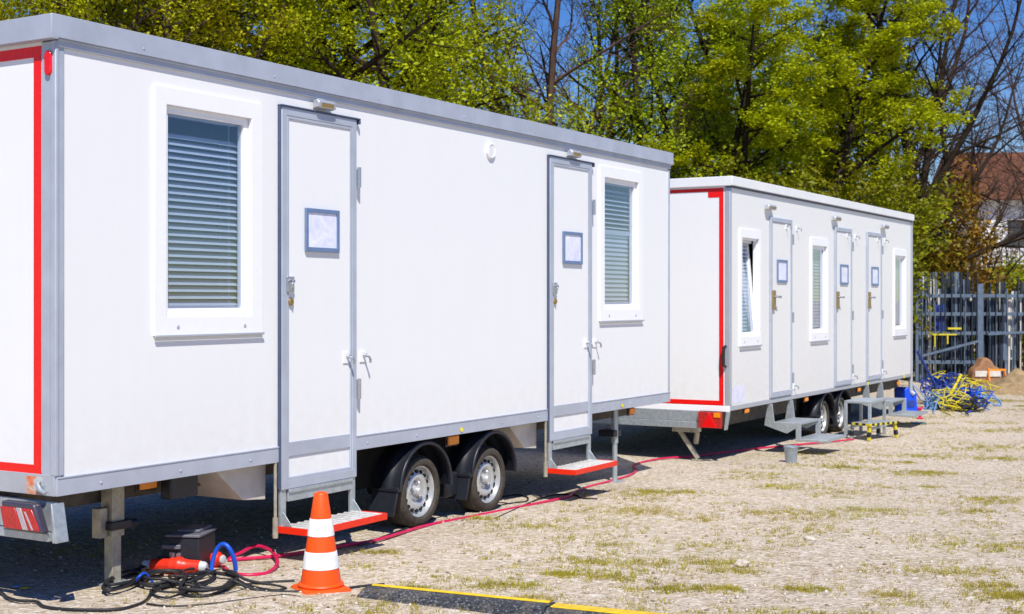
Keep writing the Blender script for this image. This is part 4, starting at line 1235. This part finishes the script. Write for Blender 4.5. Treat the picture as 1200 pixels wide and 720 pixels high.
def racks():
    rng = random.Random(21)
    labs = ['steel storage rack nearest the far trailer, a blue panel and yellow clamps among its bars',
            'tall steel storage rack of dark bars right behind the blue and yellow heap',
            'steel storage rack of dark bars behind the gravel heap at the right edge',
            None]
    x = 8.45
    widths = [1.28, 1.42, 1.5, 1.5]
    for k, w in enumerate(widths):
        y = 28.9 + .22 * k; z = gz(x, y)
        lab = labs[k] or 'steel storage rack furthest right, mostly beyond the edge of the photo'
        t = thing('storage_rack', lab, 'rack', (x + w / 2, y, z), R(rng.uniform(-3, 3)), 'steel racks of stored bars along the yard edge')
        d = .95
        for sx in (-1, 1):
            for sy in (-1, 1):
                MB().box(sx * w / 2 - .032, sx * w / 2 + .032, sy * d / 2 - .032, sy * d / 2 + .032, 0, 1.96 + rng.uniform(-.03, .2)).build('post', M['rack'], t, bevel=.004)
        for i, zz in enumerate((.42, 1.02, 1.42, 1.80)):
            if i == 0 and k == 1: continue
            m = MB()
            for sy in (-1, 1): m.box(-w / 2 + .033, w / 2 - .033, sy * d / 2 - .028, sy * d / 2 + .028, zz - .035, zz + .035)
            for sx in (-1, 1): m.box(sx * w / 2 - .026, sx * w / 2 + .026, -d / 2 + .033, d / 2 - .033, zz - .03, zz + .03)
            m.build('rail', M['rack'], t, bevel=.003)
        m = MB(); nb = 19
        for i in range(nb * 4):
            xx = -w / 2 + .07 + (w - .14) * ((i % nb) + rng.uniform(.1, .9)) / nb
            yy = -d / 2 + .08 + (i // nb) * .24 + rng.uniform(0, .1)
            top = rng.choice([1.75, 1.78, 1.95, 2.15, 2.3]) if k == 0 else rng.choice([1.7, 1.72, 1.76, 1.9, 2.1])
            lean = rng.uniform(-.02, .02)
            m.bar((xx, yy, rng.choice([.05, .05, .45, 1.05])), (xx + lean, yy, top), rng.choice([.028, .035, .05]), rng.choice([.03, .05]), rng.choice([0, 1, 1, 1, 1, 0, 1, 2]) if k < 2 else rng.choice([0, 1, 1]))
        m.build('stored_bars', [M['rack'], M['rack_dark'], M['well']], t)
        m = MB()
        for i in range(12):
            xx = -w / 2 + .08 + (w - .16) * (i + rng.uniform(-.3, .3)) / 11
            m.bar((xx, -.515, rng.choice([.02, .02, .44, 1.0])), (xx + rng.uniform(-.03, .03), -.515, rng.choice([1.4, 1.7, 1.95, 2.2])), rng.choice([.02, .03, .045]), .02, rng.choice([0, 0, 1, 1]))
        m.build('leaning_bars', [M['rack'], M['rack_dark']], t)
        m = MB()
        for i in range(7):
            xx = -w / 2 + .1 + (w - .2) * i / 6
            m.bar((xx, .36, .05), (xx, .36, 1.7), .15, .03)
        m.build('dark_backing', M['rack_dark'], t)  # dark slabs added behind the bars so the rack reads darker
        if k == 0:
            MB().box(-.22, -.05, -.40, -.37, 1.06, 1.62).build('blue_panel', M['blue_dark'], t, bevel=.004)
            m = MB()
            m.box(-.36, .16, -.56, -.53, .98, 1.01); m.box(-.04, -.01, -.56, -.53, .80, .979); m.box(-.02, .26, -.55, -.52, 1.10, 1.14); m.box(-.3, -.275, -.56, -.53, .74, .979)
            m.build('yellow_clamp', M['yellow'], t, bevel=.003)
            MB().bar((-.55, -.52, .55), (.62, -.52, .86), .05).build('brace', M['rack'], t)
        if k == 1:
            MB().bar((-.6, -.52, 1.0), (.62, -.52, 1.06), .05).build('brace', M['rack'], t)
        if k == 2:
            MB().bar((-.66, -.52, .48), (.66, -.52, .62), .05).build('brace', M['rack'], t)
            MB().box(-.05, .55, -.50, -.47, .70, 1.5).build('blue_sheet', M['blue_pale'], t, bevel=.004)
        x += w + .10
racks()
def cartons():
    q = at(1147, 452)
    c0 = Vector((9.55, 27.6, 0)); c0.z = gz(c0.x, c0.y)
    t = thing('sack', 'torn brown sack propped against the racks behind the coil heap', 'sack', c0, R(8))
    MB().prism([(-.42, 0), (.42, 0), (.46, .22), (.38, .40), (.22, .46), (.14, .58), (-.02, .66), (-.14, .62), (-.24, .46), (-.40, .38), (-.46, .18)], 'y', -.18, .2).build('body', M['cardboard'], t, bevel=.06)
    MB().box(-.40, .38, -.21, -.181, .20, .34).build('white_band', M['well'], t, bevel=.008)
    t.scale = (.7, .8, .85)
    t2 = thing('trestle', 'orange trestle standing in front of the brown sack', 'trestle', c0 + Vector((-.02, -.7, 0)), R(5)); t2.scale = (.6, .7, .8)
    MB().bar((-.28, 0, .42), (.34, 0, .42), .07, .05).build('beam', M['amber'], t2, bevel=.004)
    for sx in (-.24, .30):
        for sy in (-.14, .14):
            MB().bar((sx, 0, .40), (sx * 1.1, sy, 0), .04).build('leg', M['amber'], t2)
cartons()

# ------------------------------------------------------------------ house at the far right
def house():
    Y0 = 62.0; X0 = 21.3; g = gz(X0, Y0)
    t = thing('house', 'white house with brown-red tiled roof and balcony behind the bare tree', 'house', (X0, Y0, g), R(-4))
    W, D, H = 17.0, 9.0, 6.3
    rects = [(1.1, 2.0), (3.2, 4.2), (5.6, 6.8), (8.2, 9.4), (11, 12.2), (13.5, 14.7)]
    holes = [(a, b, z0, z0 + 1.4) for a, b in rects for z0 in (1.1, 4.0)]
    m = MB(); wall_with_holes(m, 0, W, 0, H, 0, .3, holes)
    m.box(0, .3, .301, D, 0, H); m.box(W - .3, W, .301, D, 0, H); m.box(.301, W - .301, D - .3, D, 0, H)
    m.build('wall', M['render'], t, smooth=0)
    for a, b, z0, z1 in holes:
        f = MB().ring(a - .06, b + .06, z0 - .06, z1 + .06, .12, .12, .12, .12, -.03, .10).build('window', M['upvc'], t, bevel=.01)
        MB().box(a, b, .06, .09, z0, z1).build('pane', M['win_dark'], f, smooth=0)
    r = MB().prism([(-.7, H - .05), (D + .7, H - .05), (D / 2, H + 2.6)], 'x', -.6, W + .6)
    r = r.build('roof', M['roof_tile'], t, bevel=.03)
    MB().box(6, 6.8, 3.2, 3.9, H + 1.6, H + 3.2).build('chimney', M['render'], r, bevel=.02)
    b = MB().box(.4, 9.5, -1.5, -.001, 3.0, 3.2).build('balcony', M['timber'], t, bevel=.02)
    p = MB()
    for x in (.6, 2.6, 5.2, 9.2): p.box(x, x + .18, -1.4, -1.22, 0, 2.999)
    p.build('balcony_post', M['render'], b, bevel=.01)
    p = MB()
    for i in range(46): p.box(.5 + i * .195, .53 + i * .195, -1.46, -1.43, 3.2, 4.05)
    p.box(.4, 9.5, -1.48, -1.41, 4.05, 4.13)
    p.build('balcony_railing', M['timber'], b)
house()

def lamp_post():
    b = pt(1105, 352, 40); z = gz(b.x, 40)
    t = thing('street_lamp', 'slim grey lamp post with short cross arm beyond the first rack', 'street lamp', (b.x, 40, z))
    MB().tube([(0, 0, 0), (0, 0, 3.55)], [.06, .04], 10).build('pole', M['rack'], t)
    MB().bar((-.32, 0, 3.3), (.3, 0, 3.3), .06, .08).build('arm', M['rack'], t)
    MB().box(-.06, .14, -.1, .1, 3.5, 3.62).build('lamp_head', M['alu_light'], t, bevel=.02)
lamp_post()

# ------------------------------------------------------------------ trees
class Tree:
    def __init__(self, seed):
        self.r = random.Random(seed); self.np = np.random.default_rng(seed)
        self.mb = MB(); self.tips = []
    def walk(self, p, d, L, r, nseg, wander, lift):
        pts = [p.copy()]; dirs = [d.copy()]
        for i in range(nseg):
            d = (d + Vector((self.r.gauss(0, wander), self.r.gauss(0, wander), self.r.gauss(0, wander * .7) + lift))).normalized()
            p = p + d * (L / nseg); pts.append(p.copy()); dirs.append(d.copy())
        return pts, dirs
    def limb(self, p, d, L, r, lvl, spec):
        """spec[lvl]: nseg, wander, lift, kids, kid angle, kid length ratio, first kid at, sides"""
        nseg, wander, lift, kids, ang, ratio, start, sides = spec[lvl]
        pts, dirs = self.walk(p, d, L, r, nseg, wander, lift)
        tip = .28 if lvl else .12
        rad = [r * (1 - (1 - tip) * i / nseg) for i in range(nseg + 1)]
        self.mb.tube(pts, rad, sides, cap=False)
        if lvl >= len(spec) - 1:
            self.tips.append((pts, d)); return
        a0 = self.r.uniform(0, 6.28)
        for k in range(kids):
            t = start + (1 - start) * (k + self.r.uniform(0, .9)) / kids
            i = min(int(t * nseg), nseg - 1); f = t * nseg - i
            q = pts[i].lerp(pts[i + 1], min(1, f)); dd = dirs[i + 1]
            a = a0 + k * 2.4 + self.r.uniform(-.5, .5)
            o1 = dd.orthogonal().normalized(); o2 = dd.cross(o1)
            side = o1 * math.cos(a) + o2 * math.sin(a)
            th = R(ang + self.r.uniform(-14, 14))
            nd = (dd * math.cos(th) + side * math.sin(th)).normalized()
            taper = (1 - .62 * t) if lvl == 0 else (1 - .45 * t)
            self.limb(q, nd, L * ratio * taper * self.r.uniform(.75, 1.2), max(r * (1 - .8 * t) * .55, .0055), lvl + 1, spec)
    def leaves(self, per, size, spread, flat=0, droop=0):
        pts = []
        for ps, d in self.tips:
            a = np.array([tuple(p) for p in ps])
            t = self.np.random(per) * (len(ps) - 1)
            i = np.minimum(t.astype(int), len(ps) - 2); f = (t - i)[:, None]
            q = a[i] * (1 - f) + a[i + 1] * f
            off = self.np.normal(0, spread, (per, 3))
            if flat: off[:, 2] *= flat
            off[:, 2] -= droop * np.abs(self.np.normal(0, 1, per))
            pts.append(q + off)
        return leaf_cloud(np.concatenate(pts), size, self.np, flat)

def leaf_cloud(P, size, rng, flat=0):
    n = len(P)
    nrm = rng.normal(0, 1, (n, 3)); nrm[:, 2] = np.abs(nrm[:, 2]) + (.6 if not flat else 1.6)
    nrm /= np.linalg.norm(nrm, axis=1)[:, None]
    u = np.cross(nrm, rng.normal(0, 1, (n, 3))); u /= np.linalg.norm(u, axis=1)[:, None]
    w = np.cross(nrm, u)
    s = size * rng.uniform(.6, 1.35, n)[:, None]
    V = np.stack([P - u * s * .5, P - w * s * .32 + nrm * s * .06, P + u * s * .6, P + w * s * .32 + nrm * s * .06], 1).reshape(-1, 3)
    return V, np.arange(4 * n).reshape(-1, 4)

def mesh_tree(name, tr, bark_mat, leafdata, leaf_mat_, loc, scale=1, rz=0, label='', cat='tree', group='trees behind the trailers'):
    t = thing(name, label, cat, loc, rz, group)
    t.scale = (scale,) * 3
    tr.mb.build('trunk', bark_mat, t, smooth=60)
    if leafdata is not None:
        c = np_mesh('crown', leafdata[0], leafdata[1], leaf_mat_); c.parent = t
    return t

def spot(px, Y):
    X = (px - CX) / F * Y
    return Vector((X, Y, gz(X, Y) - .05))

def leafy(seed, H, spread, leaf, per, size, lsp, kids=(18, 7, 5), angs=(58, 48, 45), rad=.17, start=.16, lift=(.0, .03, .02), flat=0, droop=0, ratio=(.42, .42, .42), barkm='bark', wander=.05):
    tr = Tree(seed)
    spec = [(10, wander, .02, kids[0], angs[0], ratio[0] * spread, start, 8), (6, .10, lift[0], kids[1], angs[1], ratio[1], .2, 5), (4, .13, lift[1], kids[2], angs[2], ratio[2], .2, 4), (3, .16, lift[2], 0, 0, 0, 0, 3)]
    tr.limb(Vector((0, 0, 0)), Vector((0, 0, 1)), H, rad, 0, spec)
    return tr, tr.leaves(per, size, lsp, flat, droop)

def place(proto, loc, rz, scale, label, group=None):
    c = copy_tree(proto); c.location = loc; c.rotation_euler = (0, 0, rz); c.scale = (scale,) * 3
    c['label'] = label
    if group: c['group'] = group
    return c

def plant_trees():
    G = 'trees behind the trailers'
    trA, lA = leafy(31, 11.5, 1.0, 'leaf_olive', 60, .075, .15, kids=(20, 7, 5), start=.10)
    A = mesh_tree('leafy_tree', trA, M['bark'], lA, M['leaf_olive'], spot(25, 23), 1, 0.4, 'olive-green leafy tree furthest left, above the roof corner of the near trailer', group=G)
    trB, lB = leafy(47, 12.5, 1.05, 'leaf_green', 52, .082, .16, kids=(18, 7, 5), rad=.24, start=.14, barkm='bark_dark', wander=.08)
    Bt = mesh_tree('leafy_tree', trB, M['bark_dark'], lB, M['leaf_green'], spot(415, 25.5), 1, 1.1, 'leafy tree with thick dark trunk above the long blank wall of the near trailer', group=G)
    place(A, spot(135, 25), 2.2, 1.05, 'olive leafy tree rising right above the first window of the near trailer', G)
    place(A, spot(255, 23.5), 3.9, .98, 'olive leafy tree between the first window and the first door of the near trailer', G)
    place(Bt, spot(335, 24), 4.4, .96, 'leafy tree with pale slim stem just above the first door of the near trailer', G)
    place(Bt, spot(480, 26), 2.9, .82, 'full green tree just left of the bare tree above the near trailer', G)
    trC, lC = leafy(63, 13.0, .50, 'leaf_birch', 24, .082, .16, kids=(24, 6, 4), angs=(42, 42, 40), rad=.11, start=.12, lift=(.05, .03, .0))
    Ct = mesh_tree('birch_tree', trC, M['bark_dark'], lC, M['leaf_birch'], spot(768, 27), 1, .3, 'thin light-green tree next to the bare tree, sky showing through its leaves', group=G)
    place(Ct, spot(795, 28.5), 2.0, 1.02, 'thin light-green tree above the gap between the two trailers', G)
    place(Ct, spot(838, 27), 4.1, .95, 'thin light-green tree above the near corner of the far trailer', G)
    trD, lD = leafy(77, 9.3, .86, 'leaf_bright', 46, .085, .12, kids=(24, 8, 5), angs=(76, 52, 44), rad=.18, start=.10, lift=(.02, -.01, -.03), flat=.45, droop=.02)
    Dt = mesh_tree('layered_tree', trD, M['bark_dark'], lD, M['leaf_bright'], spot(962, 29), 1, .9, 'bright green tree with layered branches above the middle of the far trailer', group=G)
    place(Dt, spot(893, 31), 3.3, 1.12, 'tall green tree with layered branches left of the brightest one', G)
    place(Dt, spot(868, 27.5), 5.2, .80, 'green bushy tree low over the first door of the far trailer', G)
    place(Bt, spot(800, 31), 1.7, .62, 'short dense green tree filling in low behind the gap between the trailers', G)
    place(A, spot(72, 20.5), 5.1, .84, 'lower olive tree leaning over the near end of the near trailer roof', G)
    place(A, spot(196, 20.8), 1.3, .86, 'fine-leaved olive tree over the blank panel right of the first window', G)
    place(A, spot(300, 27.5), 0.2, 1.08, 'taller olive tree standing further back above the first door', G)
    place(Bt, spot(455, 22.5), 5.6, .74, 'low dense green tree over the middle of the near trailer roof', G)
    place(Dt, spot(1005, 30.5), 2.2, .74, 'low bright green tree over the far end of the far trailer', G)
    place(Dt, spot(935, 33), 0.4, 1.12, 'bright green tree standing highest behind the far trailer', G)
    # bare trees
    def bare(seed, H, rad, limbs, spec2):
        tr = Tree(seed)
        trunk_top = H * .28
        pts, dirs = tr.walk(Vector((0, 0, 0)), Vector((0, 0, 1)), trunk_top, rad, 5, .04, .02)
        tr.mb.tube(pts, [rad * (1 - .3 * i / 5) for i in range(6)], 8, cap=False)
        for (dx, dy, dz, L, r, t) in limbs:
            q = pts[min(5, int(t * 5))]
            tr.limb(q, Vector((dx, dy, dz)).normalized(), L, r, 0, spec2)
        return tr
    sp = [(9, .07, .02, 13, 44, .42, .18, 6), (6, .12, .02, 8, 44, .48, .15, 4), (5, .16, .01, 7, 42, .5, .15, 3), (3, .2, .0, 0, 0, 0, 0, 3)]
    tb = bare(5, 11, .15, [(-.25, .1, 1, 8, .10, 1), (.1, -.2, 1, 8.4, .11, 1), (.45, .1, 1, 7, .08, .9), (-.55, -.1, .9, 6, .07, .8), (.0, .4, .9, 6, .07, .7), (.6, -.3, .7, 5, .06, .6)], sp)
    E = mesh_tree('bare_tree', tb, M['bark_twig'], None, None, spot(652, 27.5), 1, 0, 'leafless tree with fine purplish twigs standing between the leafy trees, blue sky behind', group=G)
    place(E, spot(690, 33), 2.4, 1.0, 'second leafless tree, standing further back right of the purplish-twigged one', G)
    tr2 = bare(9, 13, .16, [(.02, .0, 1, 8.6, .14, 1), (.30, .1, 1, 8.4, .11, 1), (.62, -.1, .9, 7.6, .10, 1), (.85, .2, .68, 7.2, .09, .9), (1, -.1, .42, 6.6, .085, .7), (1, .3, .22, 5.6, .07, .5), (-.35, .1, 1, 6.6, .08, .9), (-.15, -.4, .9, 6, .07, .8), (.5, .6, .8, 6.4, .07, .8)], sp)
    mesh_tree('bare_tree', tr2, M['bark_dark'], None, None, spot(1072, 33), 1, 0, 'big leafless tree with limbs fanned to the right against the sky', group=G)
    place(E, spot(1042, 36), 4.0, 1.12, 'slim leafless tree standing just left of the big fanned one', G)
    place(E, spot(1235, 40), 1.2, .92, 'leafless tree at the right edge, its twigs reaching in above the house roof', G)
    # bushes by the racks
    def bush(seed, H, W, n, size, mat, loc, label, name='bush', group='bushes beside the yard', stems=12):
        tr = Tree(seed)
        spec = [(6, .12, .02, 7, 45, .45, .2, 4), (4, .16, .02, 4, 42, .5, .2, 3), (3, .2, 0, 0, 0, 0, 0, 3)]
        for i in range(stems):
            a = tr.r.uniform(0, 6.28); k = tr.r.uniform(.1, W)
            tr.limb(Vector((.2 * math.cos(a), .2 * math.sin(a), 0)), Vector((k * math.cos(a), k * math.sin(a), 1)).normalized(), H * tr.r.uniform(.6, 1.05), .035, 0, spec)
        return mesh_tree(name, tr, M['bark_dark'], tr.leaves(n, size, .13), mat, loc, 1, 0, label, 'bush', group)
    place(E, spot(1150, 37), 5.0, .66, 'small leafless tree standing before the house front', G)
    b1 = bush(3, 5.2, .55, 26, .11, M['leaf_brown'], spot(1098, 35), 'big rusty-brown and olive bush behind the racks below the bare tree')
    bush(13, 3.0, .7, 22, .12, M['leaf_green'], spot(1192, 38), 'bright green bush in front of the house at the right edge')
    b2 = place(b1, spot(1050, 33), 2.0, .9, 'rusty bush half hidden behind the far end of the far trailer')
    place(b1, spot(1130, 48), 1.0, .75, 'low rusty-olive bush further off, at the left end of the house')
    b3 = bush(23, 4.4, .6, 30, .10, M['leaf_dark'], spot(925, 26), 'brownish dense bush right behind the roof of the far trailer', group='bushes behind the trailers')
    place(b3, spot(848, 25.5), 2.1, .95, 'dense dark green bush behind the near end of the far trailer')
    place(b3, spot(1000, 27), 4.2, 1.0, 'dense bush behind the third door of the far trailer')
plant_trees()

def woodland():
    """far-off wood behind the first trees and the low growth at their feet: reads as one mass"""
    rng = np.random.default_rng(8)
    def band(n, px0, px1, y0, y1, prof, size):
        px = rng.uniform(px0, px1, n); Y = rng.uniform(y0, y1, n)
        X = (px - 600) / 1600 * Y
        top = prof(px) * (1 + .16 * np.sin(X * 1.1) + .12 * np.sin(X * 2.7 + 1))
        Z = top * rng.random(n) ** .8
        # clump the leaves so that gaps stay open
        cl = np.sin(X * 2.3 + 1.7 * np.sin(Z * 1.3)) * np.sin(Z * 2.1 + Y * .9) + .6 * np.sin(X * 5.1 + Z * 3.3)
        keep = cl > rng.normal(-.45, .35, n)
        return leaf_cloud(np.stack([X, Y, Z - .1], -1)[keep], size, rng)
    prof = lambda px: np.interp(px, [-300, 0, 560, 610, 650, 700, 740, 860, 1000, 1060, 1100, 1400], [13, 13, 12, 7, 5.0, 5.2, 7.0, 9.0, 8.5, 5.0, 3.4, 3.0])
    V, Fc = band(120000, -300, 1120, 33, 40, prof, .14)
    tag(np_mesh('woodland', V, Fc, M['leaf_green']), 'dense wood filling in behind the first line of trees', 'wood', kind='stuff')
    prof2 = lambda px: np.interp(px, [-300, 600, 700, 1060, 1140, 1400], [3.4, 3.2, 3.0, 2.8, 1.9, 1.9])
    V, Fc = band(45000, -300, 1300, 30, 33.5, prof2, .12)
    tag(np_mesh('undergrowth', V, Fc, M['leaf_dark']), 'dark tangled undergrowth at the foot of the trees', 'undergrowth', kind='stuff')
woodland()
